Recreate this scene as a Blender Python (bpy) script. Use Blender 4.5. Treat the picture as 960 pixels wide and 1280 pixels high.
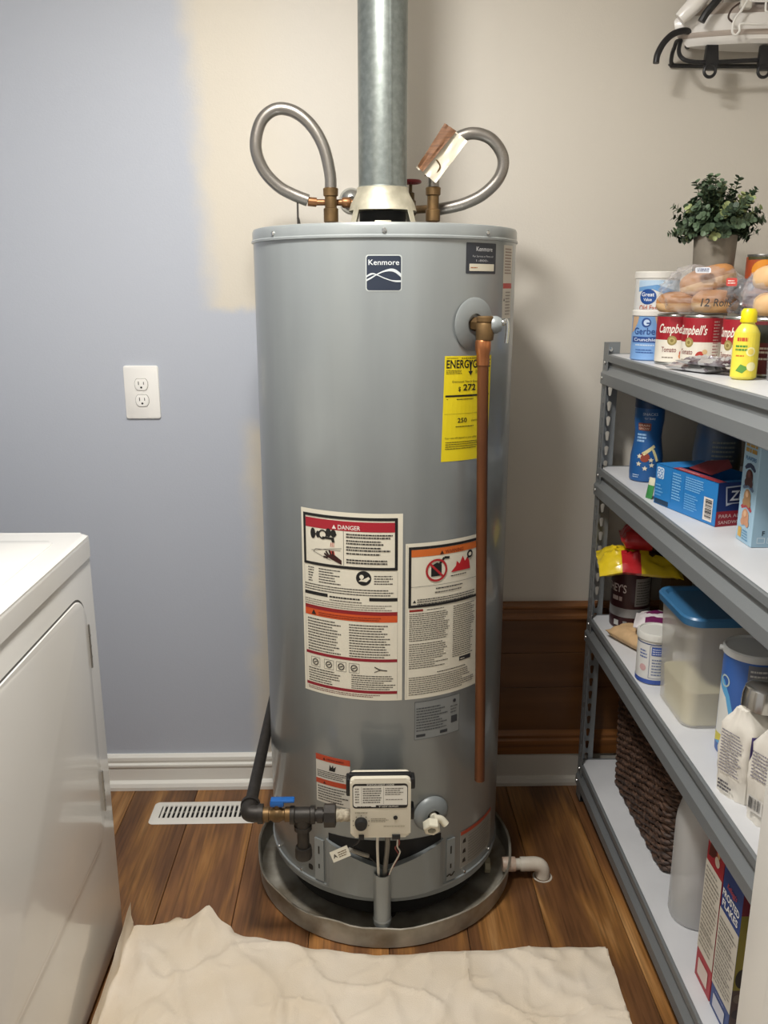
import bpy, bmesh, math, random
from mathutils import Vector, Matrix, noise
PI = math.pi
random.seed(7)
for o in list(bpy.data.objects):
    bpy.data.objects.remove(o)
SC = bpy.context.scene
COL = SC.collection

# ---------------------------------------------------------------- camera, world, light, exposure
FPX = 1080.0
PITCH = math.atan(280 / FPX)
YAW = math.atan(25 / FPX * math.cos(PITCH))
cd = bpy.data.cameras.new('camera')
cd.sensor_fit = 'VERTICAL'; cd.sensor_height = 24.0; cd.lens = 24.0 * FPX / 1280.0
cd.clip_start = 0.02
cam = bpy.data.objects.new('camera', cd); COL.objects.link(cam)
cam.location = (0, 0, 1.40); cam.rotation_euler = (PI / 2 - PITCH, 0, -YAW)
SC.camera = cam
W = bpy.data.worlds.new('world'); SC.world = W; W.use_nodes = True
bg = W.node_tree.nodes['Background']; bg.inputs[0].default_value = (1.0, 0.97, 0.93, 1); bg.inputs[1].default_value = 0.48
SC.view_settings.view_transform = 'Standard'; SC.view_settings.look = 'None'
SC.view_settings.gamma = 1.0; SC.view_settings.use_curve_mapping = False
SC.view_settings.exposure = 0.0
LAMP = (-0.17, 1.12, 2.36)
ld = bpy.data.lights.new('ceiling_lamp_light', 'AREA'); ld.shape = 'DISK'; ld.size = 0.26
ld.energy = 32.0; ld.color = (1.0, 0.975, 0.94)
lo = bpy.data.objects.new('ceiling_lamp_light', ld); COL.objects.link(lo); lo.location = (LAMP[0], LAMP[1], LAMP[2] - 0.035)

# ---------------------------------------------------------------- materials
def srgb(h):
    h = h.lstrip('#'); r = []
    for i in (0, 2, 4):
        c = int(h[i:i + 2], 16) / 255.0
        r.append(c / 12.92 if c <= 0.04045 else ((c + 0.055) / 1.055) ** 2.4)
    return (*r, 1.0)
MC = {}
def mat(name, col, rough=0.5, metal=0.0, var=0.0, vscale=8.0, bump=0.0, bscale=60.0, stretch=(1, 1, 1), col2=None, coat=0.0, trans=0.0, alpha=1.0, vdetail=3.0, ramp=(0.35, 0.65)):
    if name in MC: return MC[name]
    m = bpy.data.materials.new(name); m.use_nodes = True
    nt = m.node_tree; b = nt.nodes['Principled BSDF']
    c = srgb(col) if isinstance(col, str) else col
    b.inputs['Base Color'].default_value = c; b.inputs['Roughness'].default_value = rough
    b.inputs['Metallic'].default_value = metal
    b.inputs['Coat Weight'].default_value = coat
    b.inputs['Transmission Weight'].default_value = trans
    b.inputs['Alpha'].default_value = alpha
    if var or col2 or bump:
        tc = nt.nodes.new('ShaderNodeTexCoord'); mp = nt.nodes.new('ShaderNodeMapping')
        mp.inputs['Scale'].default_value = stretch
        nt.links.new(tc.outputs['Object'], mp.inputs['Vector'])
    if var or col2:
        n = nt.nodes.new('ShaderNodeTexNoise'); n.inputs['Scale'].default_value = vscale; n.inputs['Detail'].default_value = vdetail
        nt.links.new(mp.outputs[0], n.inputs['Vector'])
        r = nt.nodes.new('ShaderNodeValToRGB')
        r.color_ramp.elements[0].position = ramp[0]; r.color_ramp.elements[1].position = ramp[1]
        if col2:
            r.color_ramp.elements[0].color = c; r.color_ramp.elements[1].color = srgb(col2)
        else:
            r.color_ramp.elements[0].color = tuple(x * (1 - var) for x in c[:3]) + (1,)
            r.color_ramp.elements[1].color = tuple(min(1, x * (1 + var)) for x in c[:3]) + (1,)
        nt.links.new(n.outputs['Fac'], r.inputs[0]); nt.links.new(r.outputs[0], b.inputs['Base Color'])
    if bump:
        n2 = nt.nodes.new('ShaderNodeTexNoise'); n2.inputs['Scale'].default_value = bscale; n2.inputs['Detail'].default_value = 4
        nt.links.new(mp.outputs[0], n2.inputs['Vector'])
        bp = nt.nodes.new('ShaderNodeBump'); bp.inputs['Strength'].default_value = bump; bp.inputs['Distance'].default_value = 0.004
        nt.links.new(n2.outputs['Fac'], bp.inputs['Height']); nt.links.new(bp.outputs[0], b.inputs['Normal'])
    MC[name] = m
    return m
def pm(h, rough=0.5):
    return mat('print_' + h.lstrip('#') + ('' if rough == 0.5 else '_%d' % int(rough * 100)), h, rough)

def film(name, tint, rough=0.12, fac=0.25):
    """clear plastic film / thin plastic: transparent mixed with glossy-coated plastic"""
    m = bpy.data.materials.new(name); m.use_nodes = True; nt = m.node_tree
    out = nt.nodes['Material Output']; b = nt.nodes['Principled BSDF']
    b.inputs['Base Color'].default_value = srgb(tint); b.inputs['Roughness'].default_value = rough
    t = nt.nodes.new('ShaderNodeBsdfTransparent'); mx = nt.nodes.new('ShaderNodeMixShader')
    mx.inputs[0].default_value = fac
    nt.links.new(t.outputs[0], mx.inputs[1]); nt.links.new(b.outputs[0], mx.inputs[2]); nt.links.new(mx.outputs[0], out.inputs[0])
    MC[name] = m
    return m

# ---------------------------------------------------------------- mesh helpers
class MB:
    def __init__(s): s.v = []; s.f = []; s.m = []; s.sm = []
    def add(s, vs, fs, mi=0, smooth=False):
        o = len(s.v); s.v += [tuple(v) for v in vs]
        for f in fs:
            s.f.append([i + o for i in f]); s.m.append(mi); s.sm.append(smooth)
        return s
    def bm(s, bm, mi=0, smooth=False):
        bm.verts.index_update()
        k0 = len(s.sm); amax = max([f.calc_area() for f in bm.faces] or [0]); big = [smooth == 'flatbig' and f.calc_area() > .12 * amax for f in bm.faces]
        s.add([v.co for v in bm.verts], [[v.index for v in f.verts] for f in bm.faces], mi, bool(smooth))
        for i, b_ in enumerate(big):
            if b_: s.sm[k0 + i] = False
        bm.free(); return s
    def box(s, x0, x1, y0, y1, z0, z1, bevel=0.0, mi=0, seg=2):
        bm = bmesh.new(); bmesh.ops.create_cube(bm, size=1)
        for v in bm.verts:
            v.co = ((x0 + x1) / 2 + v.co.x * (x1 - x0), (y0 + y1) / 2 + v.co.y * (y1 - y0), (z0 + z1) / 2 + v.co.z * (z1 - z0))
        if bevel: bmesh.ops.bevel(bm, geom=bm.edges[:], offset=bevel, segments=seg, affect='EDGES', profile=0.5)
        return s.bm(bm, mi, 'flatbig' if bevel else False)
    def lathe(s, prof, c=(0, 0, 0), seg=32, mi=0, axis=None, cap=True, a0=0.0, a1=2 * PI):
        """prof: list of (r, h) along axis (default +Z) from point c"""
        ax = Vector(axis or (0, 0, 1)).normalized()
        e1 = ax.orthogonal().normalized() if axis else Vector((1, 0, 0)); e2 = ax.cross(e1)
        full = abs(a1 - a0 - 2 * PI) < 1e-6; n = seg if full else seg + 1
        vs = []
        for r, h in prof:
            for k in range(n):
                a = a0 + (a1 - a0) * k / seg
                vs.append(Vector(c) + ax * h + e1 * (r * math.cos(a)) + e2 * (r * math.sin(a)))
        fs = []
        for j in range(len(prof) - 1):
            for k in range(seg):
                k2 = (k + 1) % n if full else k + 1
                fs.append([j * n + k, j * n + k2, (j + 1) * n + k2, (j + 1) * n + k])
        if cap and full:
            if prof[0][0] > 1e-6: fs.append([k for k in range(n)][::-1])
            if prof[-1][0] > 1e-6: fs.append([(len(prof) - 1) * n + k for k in range(n)])
        return s.add(vs, fs, mi, True)
    def cyl(s, p, q, r, seg=20, mi=0, r2=None, bev=0.0):
        p = Vector(p); q = Vector(q); L = (q - p).length; r2 = r if r2 is None else r2
        if bev: pr = [(r - bev, 0), (r, bev), (r2, L - bev), (r2 - bev, L)]
        else: pr = [(r, 0), (r2, L)]
        return s.lathe(pr, p, seg, mi, (q - p))
    def tube(s, pts, r, seg=10, mi=0, smooth_path=True, sub=6, closed=False, rfun=None):
        P = [Vector(p) for p in pts]
        if smooth_path and len(P) > 2: P = catmull(P, sub, closed)
        n = len(P); vs = []; fs = []
        T = []
        for i in range(n):
            a = P[(i - 1) % n] if (closed or i > 0) else P[i]; b = P[(i + 1) % n] if (closed or i < n - 1) else P[i]
            T.append((b - a).normalized())
        N = T[0].orthogonal().normalized()
        for i in range(n):
            N = (N - T[i] * N.dot(T[i])).normalized(); B = T[i].cross(N)
            rr = r if rfun is None else rfun(i / (n - 1)) * r
            for k in range(seg):
                a = 2 * PI * k / seg
                vs.append(P[i] + N * (rr * math.cos(a)) + B * (rr * math.sin(a)))
        for i in range(n if closed else n - 1):
            i2 = (i + 1) % n
            for k in range(seg):
                k2 = (k + 1) % seg
                fs.append([i * seg + k, i * seg + k2, i2 * seg + k2, i2 * seg + k])
        if not closed:
            fs.append(list(range(seg))[::-1]); fs.append([(n - 1) * seg + k for k in range(seg)])
        return s.add(vs, fs, mi, True)
    def prism(s, poly, fn, d0, d1, bevel=0.0, mi=0, seg=2, smooth=None):
        """poly 2D ring (a,b) extruded; fn(a,b,d)->xyz"""
        bm = bmesh.new()
        A = [bm.verts.new(fn(a, b, d0)) for a, b in poly]; B = [bm.verts.new(fn(a, b, d1)) for a, b in poly]
        n = len(poly)
        bm.faces.new(A[::-1]); top = bm.faces.new(B)
        for i in range(n): bm.faces.new([A[i], A[(i + 1) % n], B[(i + 1) % n], B[i]])
        if bevel:
            bmesh.ops.bevel(bm, geom=[e for e in top.edges], offset=bevel, segments=seg, affect='EDGES', profile=0.5)
        bmesh.ops.recalc_face_normals(bm, faces=bm.faces[:])
        return s.bm(bm, mi, ('flatbig' if bevel else False) if smooth is None else smooth)
    def sphere(s, c, rad, seg=16, ring=10, mi=0):
        rx, ry, rz = (rad, rad, rad) if not hasattr(rad, '__len__') else rad
        pr = [(math.sin(PI * j / ring), -math.cos(PI * j / ring)) for j in range(ring + 1)]
        vs = []; fs = []
        for r, h in pr:
            for k in range(seg):
                a = 2 * PI * k / seg; vs.append((c[0] + rx * r * math.cos(a), c[1] + ry * r * math.sin(a), c[2] + rz * h))
        for j in range(ring):
            for k in range(seg):
                fs.append([j * seg + k, j * seg + (k + 1) % seg, (j + 1) * seg + (k + 1) % seg, (j + 1) * seg + k])
        return s.add(vs, fs, mi, True)
    def build(s, name, mats, parent=None, world=True, weld=True, ang=35):
        """top-level: origin moved to the base; child: coordinates kept (world=True) or local"""
        if not isinstance(mats, (list, tuple)): mats = [mats]
        me = bpy.data.meshes.new(name)
        vs = s.v; org = Vector((0, 0, 0))
        if parent is None and vs:
            xs = [v[0] for v in vs]; ys = [v[1] for v in vs]; zs = [v[2] for v in vs]
            org = Vector(((min(xs) + max(xs)) / 2, (min(ys) + max(ys)) / 2, min(zs)))
            vs = [(v[0] - org.x, v[1] - org.y, v[2] - org.z) for v in vs]
        me.from_pydata(vs, [], s.f)
        for m in mats: me.materials.append(m)
        me.polygons.foreach_set('material_index', s.m)
        me.polygons.foreach_set('use_smooth', s.sm)
        me.update()
        if any(s.sm): me.set_sharp_from_angle(angle=math.radians(ang))
        o = bpy.data.objects.new(name, me); COL.objects.link(o)
        if parent is None: o.location = org
        else: adopt(o, parent, world)
        return o

def adopt(o, parent, world=True):
    o.parent = parent
    if world and parent.parent is None:
        o.matrix_parent_inverse = Matrix.Translation(-Vector(parent.location))
def catmull(P, sub, closed=False):
    out = []; n = len(P)
    for i in range(n if closed else n - 1):
        if closed: a, b, c, d = P[(i - 1) % n], P[i], P[(i + 1) % n], P[(i + 2) % n]
        else: a, b, c, d = P[max(i - 1, 0)], P[i], P[i + 1], P[min(i + 2, n - 1)]
        for k in range(sub):
            t = k / sub
            out.append(0.5 * ((2 * b) + (c - a) * t + (2 * a - 5 * b + 4 * c - d) * t * t + (3 * b - a - 3 * c + d) * t ** 3))
    if not closed: out.append(P[-1])
    return out
def rrect(x0, y0, x1, y1, r, n=5):
    pts = []
    for cx, cy, a in ((x1 - r, y0 + r, -PI / 2), (x1 - r, y1 - r, 0), (x0 + r, y1 - r, PI / 2), (x0 + r, y0 + r, PI)):
        for k in range(n + 1):
            t = a + PI / 2 * k / n; pts.append((cx + r * math.cos(t), cy + r * math.sin(t)))
    return pts
def tag(o, label, cat, group=None):
    o['label'] = label; o['category'] = cat
    if group: o['group'] = group
    return o
def thing(name, label, cat, loc=(0, 0, 0), rz=0.0, group=None):
    o = bpy.data.objects.new(name, None); COL.objects.link(o); o.empty_display_size = 0.05
    o.location = loc; o.rotation_euler = (0, 0, rz)
    return tag(o, label, cat, group)
def struct(o): o['kind'] = 'structure'; return o
def stuff(o): o['kind'] = 'stuff'; return o

# ---------------------------------------------------------------- flat print (decals): real thin sheets laid on surfaces
TC = {}
def text2d(s, bold=0.0, shear=0.0):
    k = (s, bold, shear)
    if k in TC: return TC[k]
    cu = bpy.data.curves.new('t', 'FONT'); cu.body = s; cu.size = 1.0; cu.offset = bold; cu.shear = shear; cu.resolution_u = 3
    ob = bpy.data.objects.new('t', cu); me = bpy.data.meshes.new_from_object(ob)
    vs = [(v.co.x, v.co.y) for v in me.vertices]; fs = [list(p.vertices) for p in me.polygons]
    bpy.data.objects.remove(ob); bpy.data.curves.remove(cu); bpy.data.meshes.remove(me)
    x0 = min([v[0] for v in vs] or [0]); x1 = max([v[0] for v in vs] or [1])
    TC[k] = ([(x - x0, y) for x, y in vs], fs, x1 - x0)
    return TC[k]
class Decal:
    def __init__(s, mapf, step=None, lay=0.00035, rough=0.5):
        s.map = mapf; s.step = step; s.lay = lay; s.mb = MB(); s.mats = []; s.rough = rough
    def mi(s, h):
        m = pm(h, s.rough)
        if m not in s.mats: s.mats.append(m)
        return s.mats.index(m)
    def poly(s, pts, h, L=1):
        area = sum(pts[i][0] * pts[(i + 1) % len(pts)][1] - pts[(i + 1) % len(pts)][0] * pts[i][1] for i in range(len(pts)))
        if area < 0: pts = pts[::-1]
        i = s.mi(h); off = s.lay * L
        pieces = [pts]
        if s.step:
            u0 = min(p[0] for p in pts); u1 = max(p[0] for p in pts)
            k0 = math.floor(u0 / s.step + 1e-9); k1 = math.ceil(u1 / s.step - 1e-9)
            if k1 - k0 > 1:
                pieces = []
                for k in range(k0, k1):
                    q = clip(clip(pts, k * s.step, 1), (k + 1) * s.step, -1)
                    if len(q) > 2: pieces.append(q)
        for q in pieces: s.mb.add([s.map(a, b, off) for a, b in q], [list(range(len(q)))], i)
        return s
    def rect(s, x0, y0, x1, y1, h, L=1): return s.poly([(x0, y0), (x1, y0), (x1, y1), (x0, y1)], h, L)
    def rr(s, x0, y0, x1, y1, r, h, L=1): return s.poly(rrect(x0, y0, x1, y1, r, 4), h, L)
    def frame(s, x0, y0, x1, y1, t, h, L=1):
        s.rect(x0, y0, x1, y0 + t, h, L); s.rect(x0, y1 - t, x1, y1, h, L); s.rect(x0, y0 + t, x0 + t, y1 - t, h, L); s.rect(x1 - t, y0 + t, x1, y1 - t, h, L); return s
    def disc(s, cx, cy, r, h, L=1, n=20, ry=None):
        ry = ry or r
        return s.poly([(cx + r * math.cos(2 * PI * k / n), cy + ry * math.sin(2 * PI * k / n)) for k in range(n)], h, L)
    def ring(s, cx, cy, r, t, h, L=1, n=24):
        for k in range(n):
            a = 2 * PI * k / n; b = 2 * PI * (k + 1) / n
            s.poly([(cx + r * math.cos(a), cy + r * math.sin(a)), (cx + r * math.cos(b), cy + r * math.sin(b)), (cx + (r - t) * math.cos(b), cy + (r - t) * math.sin(b)), (cx + (r - t) * math.cos(a), cy + (r - t) * math.sin(a))], h, L)
        return s
    def line(s, pts, t, h, L=1):
        for (ax, ay), (bx, by) in zip(pts[:-1], pts[1:]):
            d = math.hypot(bx - ax, by - ay) or 1; nx, ny = -(by - ay) / d * t / 2, (bx - ax) / d * t / 2
            s.poly([(ax - nx, ay - ny), (bx - nx, by - ny), (bx + nx, by + ny), (ax + nx, ay + ny)], h, L)
        return s
    def text(s, t, x, y, size, h, L=2, fit=None, bold=0.0, shear=0.0, align='l'):
        vs, fs, w = text2d(t, bold, shear)
        sx = size if fit is None else fit / w
        if align == 'c': x -= w * sx / 2
        if align == 'r': x -= w * sx
        for f in fs: s.poly([(x + vs[i][0] * sx, y + vs[i][1] * size) for i in f], h, L)
        return s
    def lines(s, x0, y0, x1, y1, n, h, L=2, fill=0.42, seed=0, rag=0.25, word=0.004):
        """unreadably small print: rows of word-length dashes"""
        rnd = random.Random(seed + int(x0 * 9e4) + int(y0 * 7e4))
        p = (y1 - y0) / n
        for k in range(n):
            yb = y1 - (k + 0.8) * p; x = x0; xe = x1 - (x1 - x0) * rag * rnd.random()
            while x < xe:
                w = word * (0.5 + rnd.random() * 1.3); w = min(w, xe - x)
                s.rect(x, yb, x + w, yb + p * fill, h, L); x += w + word * 0.22
        return s
    def build(s, name, parent, world=True, label=None):
        o = s.mb.build(name, s.mats, parent, world)
        if label: o['label'] = label
        return o
def clip(pts, u, sgn):
    out = []; n = len(pts)
    for i in range(n):
        a = pts[i]; b = pts[(i + 1) % n]; da = (a[0] - u) * sgn; db = (b[0] - u) * sgn
        if da >= 0: out.append(a)
        if (da > 0 and db < 0) or (da < 0 and db > 0):
            t = da / (da - db); out.append((u, a[1] + (b[1] - a[1]) * t))
    return out
def cylmap(cx, cy, R, a_deg, z0, rot=0.0):
    """u=0 at angle a (degrees, 0 = facing -Y, + towards +X)"""
    a0 = math.radians(a_deg); c, sn = math.cos(rot), math.sin(rot)
    def f(u, v, off):
        uu = u * c - v * sn; vv = u * sn + v * c
        a = a0 + uu / R
        return (cx + (R + off) * math.sin(a), cy - (R + off) * math.cos(a), z0 + vv)
    return f
def planemap(o, U, V):
    o = Vector(o); U = Vector(U).normalized(); V = Vector(V).normalized(); N = U.cross(V)
    return lambda u, v, off: tuple(o + U * u + V * v + N * off)
def barcode(d, x0, y0, x1, y1, bgc='#e8e6e0', vert=True, seed=1):
    d.rect(x0, y0, x1, y1, bgc, 2); r = random.Random(seed)
    a0, a1 = (x0, x1) if vert else (y0, y1); m = (a1 - a0) * 0.1; x = a0 + m
    while x < a1 - m:
        w = (a1 - a0) * r.choice((0.012, 0.02, 0.035))
        if vert: d.rect(x, y0 + (y1 - y0) * .2, x + w, y1 - (y1 - y0) * .08, '#2a2a2e', 3)
        else: d.rect(x0 + (x1 - x0) * .2, x, x1 - (x1 - x0) * .08, x + w, '#2a2a2e', 3)
        x += w + (a1 - a0) * r.choice((0.015, 0.025, 0.04))

# ================================================================ SETTING
WALL_Y = 2.247; XL = -1.35; XR = 1.06; FY0 = 0.70; FY1 = 0.82; CEIL = 2.44
# painted back wall: blue-grey roller paint over beige
def wall_paint():
    m = bpy.data.materials.new('back_wall_paint'); m.use_nodes = True; nt = m.node_tree; b = nt.nodes['Principled BSDF']
    b.inputs['Roughness'].default_value = 0.55
    N = nt.nodes.new; L = nt.links.new
    geo = N('ShaderNodeNewGeometry'); sep = N('ShaderNodeSeparateXYZ'); L(geo.outputs['Position'], sep.inputs[0])
    ns = N('ShaderNodeTexNoise'); ns.inputs['Scale'].default_value = 14; ns.inputs['Detail'].default_value = 5; L(geo.outputs['Position'], ns.inputs['Vector'])
    def math_(op, a, bb):
        n = N('ShaderNodeMath'); n.operation = op
        for i, q in enumerate((a, bb)):
            if isinstance(q, (int, float)): n.inputs[i].default_value = q
            else: L(q, n.inputs[i])
        return n.outputs[0]
    w = math_('MULTIPLY', math_('SUBTRACT', ns.outputs['Fac'], 0.5), 0.06)
    def edge(val, e0, e1):
        n = N('ShaderNodeMapRange'); n.inputs['From Min'].default_value = e0; n.inputs['From Max'].default_value = e1; n.interpolation_type = 'SMOOTHSTEP'
        L(val, n.inputs['Value']); return n.outputs[0]
    X = math_('ADD', sep.outputs[0], w); Z = math_('ADD', sep.outputs[2], w)
    # boundary leans a little: further right lower down
    Xh = math_('SUBTRACT', X, math_('MULTIPLY', math_('SUBTRACT', 1.9, sep.outputs[2]), 0.045))
    up = math_('MULTIPLY', edge(Xh, -0.445, -0.365), edge(Z, 1.335, 1.365))
    low = math_('MAXIMUM', math_('MAXIMUM', math_('MULTIPLY', edge(X, -0.345, -0.265), math_('SUBTRACT', 1.0, edge(Z, 1.02, 1.09))), edge(X, -0.262, -0.225)), up)
    cream = math_('MULTIPLY', low, math_('SUBTRACT', 1.0, edge(X, -0.30, -0.12)))
    mx = N('ShaderNodeMixRGB'); mx.inputs[1].default_value = srgb('#b5bac4'); mx.inputs[2].default_value = srgb('#cfc9be'); L(low, mx.inputs[0])
    m2 = N('ShaderNodeMixRGB'); m2.inputs[2].default_value = srgb('#d6cab0'); L(mx.outputs[0], m2.inputs[1])
    L(math_('MULTIPLY', cream, 0.25), m2.inputs[0])
    L(m2.outputs[0], b.inputs['Base Color'])
    bp = N('ShaderNodeBump'); bp.inputs['Strength'].default_value = 0.12; bp.inputs['Distance'].default_value = 0.002
    n2 = N('ShaderNodeTexNoise'); n2.inputs['Scale'].default_value = 220; L(geo.outputs['Position'], n2.inputs['Vector'])
    L(n2.outputs['Fac'], bp.inputs['Height']); L(bp.outputs[0], b.inputs['Normal'])
    return m
BEIGE = mat('beige_wall_paint', '#cfc9be', 0.55, bump=0.08, bscale=200)
BLUEW = mat('blue_grey_wall_paint', '#b5bac4', 0.55, bump=0.08, bscale=200)
WHITE = mat('white_trim_paint', '#e6e3da', 0.35)
CEILM = mat('white_ceiling_paint', '#e8e5de', 0.8)
struct(MB().box(XL - .1, XR + .1, WALL_Y, WALL_Y + .1, 0, CEIL).build('wall_back', wall_paint()))
struct(MB().box(XL - .1, XL, FY1, WALL_Y, 0, CEIL).build('wall_left', BLUEW))
struct(MB().box(XR, XR + .1, FY1, WALL_Y, 0, CEIL).build('wall_right', BEIGE))
wf = MB(); wf.box(XL - .1, -.50, FY0, FY1, 0, CEIL); wf.box(.441, XR + .1, FY0, FY1, 0, CEIL); wf.box(-.50, .441, FY0, FY1, 2.10, CEIL)
struct(wf.build('wall_front', BEIGE))
struct(MB().box(XL - .1, XR + .1, -0.9, WALL_Y + .1, CEIL, CEIL + .1).build('ceiling', CEILM))
# doorway casing (right one shows at the edge of the view)
for i, (x0, x1) in enumerate(((.431, .441), (-.50, -.49))):
    t = MB(); t.box(x0, x1, FY0 - .012, FY1 + .002, 0, 2.10, .002)
    if i == 0:
        t.box(.435, .511, FY0 - .016, FY0, 0, 2.15, .004); t.box(.451, .498, FY0 - .022, FY0 - .014, 0, 2.14, .004); t.box(.417, .432, FY0 + .012, FY0 + .045, 0, 2.10, .003)
    else:
        t.box(-.57, -.494, FY0 - .016, FY0, 0, 2.15, .004); t.box(-.557, -.51, FY0 - .022, FY0 - .014, 0, 2.14, .004)
    struct(t.build('trim_%d' % (3 + i), WHITE))
# floor planks
def plank_mat():
    m = bpy.data.materials.new('wood_plank'); m.use_nodes = True; nt = m.node_tree; b = nt.nodes['Principled BSDF']
    N = nt.nodes.new; L = nt.links.new
    oi = N('ShaderNodeObjectInfo'); tc = N('ShaderNodeTexCoord'); mp = N('ShaderNodeMapping'); mp.inputs['Scale'].default_value = (1, 0.12, 1)
    ad = N('ShaderNodeVectorMath'); ad.operation = 'ADD'; L(tc.outputs['Object'], ad.inputs[0])
    sc = N('ShaderNodeVectorMath'); sc.operation = 'SCALE'; sc.inputs[3].default_value = 37.0
    cb = N('ShaderNodeCombineXYZ'); L(oi.outputs['Random'], cb.inputs[0]); L(oi.outputs['Random'], cb.inputs[1]); L(cb.outputs[0], sc.inputs[0]); L(sc.outputs[0], ad.inputs[1])
    L(ad.outputs[0], mp.inputs[0])
    n1 = N('ShaderNodeTexNoise'); n1.inputs['Scale'].default_value = 14; n1.inputs['Detail'].default_value = 4; n1.inputs['Distortion'].default_value = 0.6; L(mp.outputs[0], n1.inputs['Vector'])
    r = N('ShaderNodeValToRGB'); e = r.color_ramp.elements
    e[0].position = 0.30; e[0].color = srgb('#68452c'); e[1].position = 0.72; e[1].color = srgb('#cb9a63')
    q = e.new(0.48); q.color = srgb('#845a37'); q = e.new(0.60); q.color = srgb('#a5733f')
    L(n1.outputs['Fac'], r.inputs[0])
    mp2 = N('ShaderNodeMapping'); mp2.inputs['Scale'].default_value = (1, 0.03, 1); L(ad.outputs[0], mp2.inputs[0])
    n2 = N('ShaderNodeTexNoise'); n2.inputs['Scale'].default_value = 160; n2.inputs['Detail'].default_value = 3; L(mp2.outputs[0], n2.inputs['Vector'])
    mx = N('ShaderNodeMixRGB'); mx.blend_type = 'MULTIPLY'; mx.inputs[0].default_value = 0.8; L(r.outputs[0], mx.inputs[1])
    r2 = N('ShaderNodeValToRGB'); r2.color_ramp.elements[0].position = .3; r2.color_ramp.elements[0].color = (.45, .45, .45, 1); r2.color_ramp.elements[1].position = .6; L(n2.outputs['Fac'], r2.inputs[0]); L(r2.outputs[0], mx.inputs[2])
    hs = N('ShaderNodeHueSaturation'); mr = N('ShaderNodeMapRange'); mr.inputs['To Min'].default_value = .75; mr.inputs['To Max'].default_value = 1.2
    L(oi.outputs['Random'], mr.inputs[0]); L(mr.outputs[0], hs.inputs['Value']); L(mx.outputs[0], hs.inputs['Color'])
    L(hs.outputs[0], b.inputs['Base Color']); b.inputs['Roughness'].default_value = 0.38
    bp = N('ShaderNodeBump'); bp.inputs['Strength'].default_value = 0.15; bp.inputs['Distance'].default_value = .001; L(n2.outputs['Fac'], bp.inputs['Height']); L(bp.outputs[0], b.inputs['Normal'])
    return m
floor = struct(MB().box(XL - .1, XR + .1, -.9, WALL_Y + .05, -.05, -.006).build('floor', mat('dark_subfloor', '#2b2018', .9)))
PM = plank_mat(); pw = 0.178; PL = 1.2
pk = MB().box(-pw / 2 + .0007, pw / 2 - .0007, -PL / 2 + .0006, PL / 2 - .0006, -.008, 0, .0012, seg=1)
pmesh = None
for i in range(-5, 9):
    cx = -0.487 + (i - 0.5) * pw
    if cx < XL - .1 + pw / 2 - .06 or cx > XR + .1: continue
    off = [1.02, 1.18, 0.96, 1.12, 1.06, 1.20][i % 6]
    y = WALL_Y - off
    first = True
    ys = [WALL_Y + .01 - off / 2]
    yy = WALL_Y + .01
    seglen = off if off > .2 else PL
    while yy > -.85:
        if pmesh is None:
            o = pk.build('plank', PM, floor, world=False); pmesh = o.data
        else:
            o = bpy.data.objects.new('plank', pmesh); COL.objects.link(o); o.parent = floor
        o.matrix_parent_inverse = Matrix.Translation(-Vector(floor.location))
        o.location = (cx, yy - seglen / 2, 0); o.scale = (1, seglen / PL, 1)
        yy -= seglen; seglen = PL
# baseboards (profiled) and wainscot
def run_x(mb, prof, x0, x1, yw=WALL_Y):
    """profile (depth from wall, z) extruded along X"""
    return mb.prism(prof, lambda a, b, d: (d, yw - a, b), x0, x1, smooth=False)
bb = run_x(MB(), [(0, 0), (.028, 0), (.028, .010), (.024, .020), (.016, .024), (.014, .026), (.014, .066), (.018, .070), (.018, .076), (.012, .080), (.014, .088), (.013, .097), (.007, .104), (0, .104)], XL, .03)
struct(bb.build('baseboard_back', WHITE))
bb = run_x(MB(), [(0, 0), (.028, 0), (.028, .010), (.024, .020), (.016, .024), (.014, .026), (.014, .092), (.009, .097), (0, .097)], .03, XR)
struct(bb.build('baseboard_back', mat('aged_white_trim', '#cfcabf', .4)))
wood = mat('stained_pine', '#5a3719', .42, col2='#6f4722', vscale=5, stretch=(.3, 1, 4), vdetail=5, bump=.05, bscale=90)
woodr = mat('stained_pine_rail', '#6b4221', .4, col2='#935f30', vscale=9, stretch=(.2, 1, 6), vdetail=5)
wp = struct(MB().box(.03, XR, WALL_Y - .004, WALL_Y, .098, .55).build('wall_wainscot', mat('dark_wainscot_backing', '#3a2413', .6)))
for z0, z1 in ((.170, .3025), (.3035, .408), (.409, .512)):
    MB().box(.03, XR, WALL_Y - .010, WALL_Y - .004, z0, z1, .0012, seg=1).build('board', wood, wp)
MB().lathe([(0.0001, -.0008), (.007, -.0006), (.011, 0)], (.545, WALL_Y - .0098, .345), 14, 0, (0, -1, 0), cap=False).build('knot', mat('dark_knot', '#2a170b', .6), wp)
struct(run_x(MB(), [(0, .506), (.016, .508), (.020, .514), (.018, .522), (.014, .526), (.014, .540), (.020, .545), (.022, .552), (.016, .558), (0, .560)], .03, XR).build('trim_1', woodr))
struct(run_x(MB(), [(0, .098), (.019, .098), (.019, .140), (.015, .146), (.016, .155), (.012, .162), (.008, .172), (0, .175)], .03, XR).build('trim_2', woodr))

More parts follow.
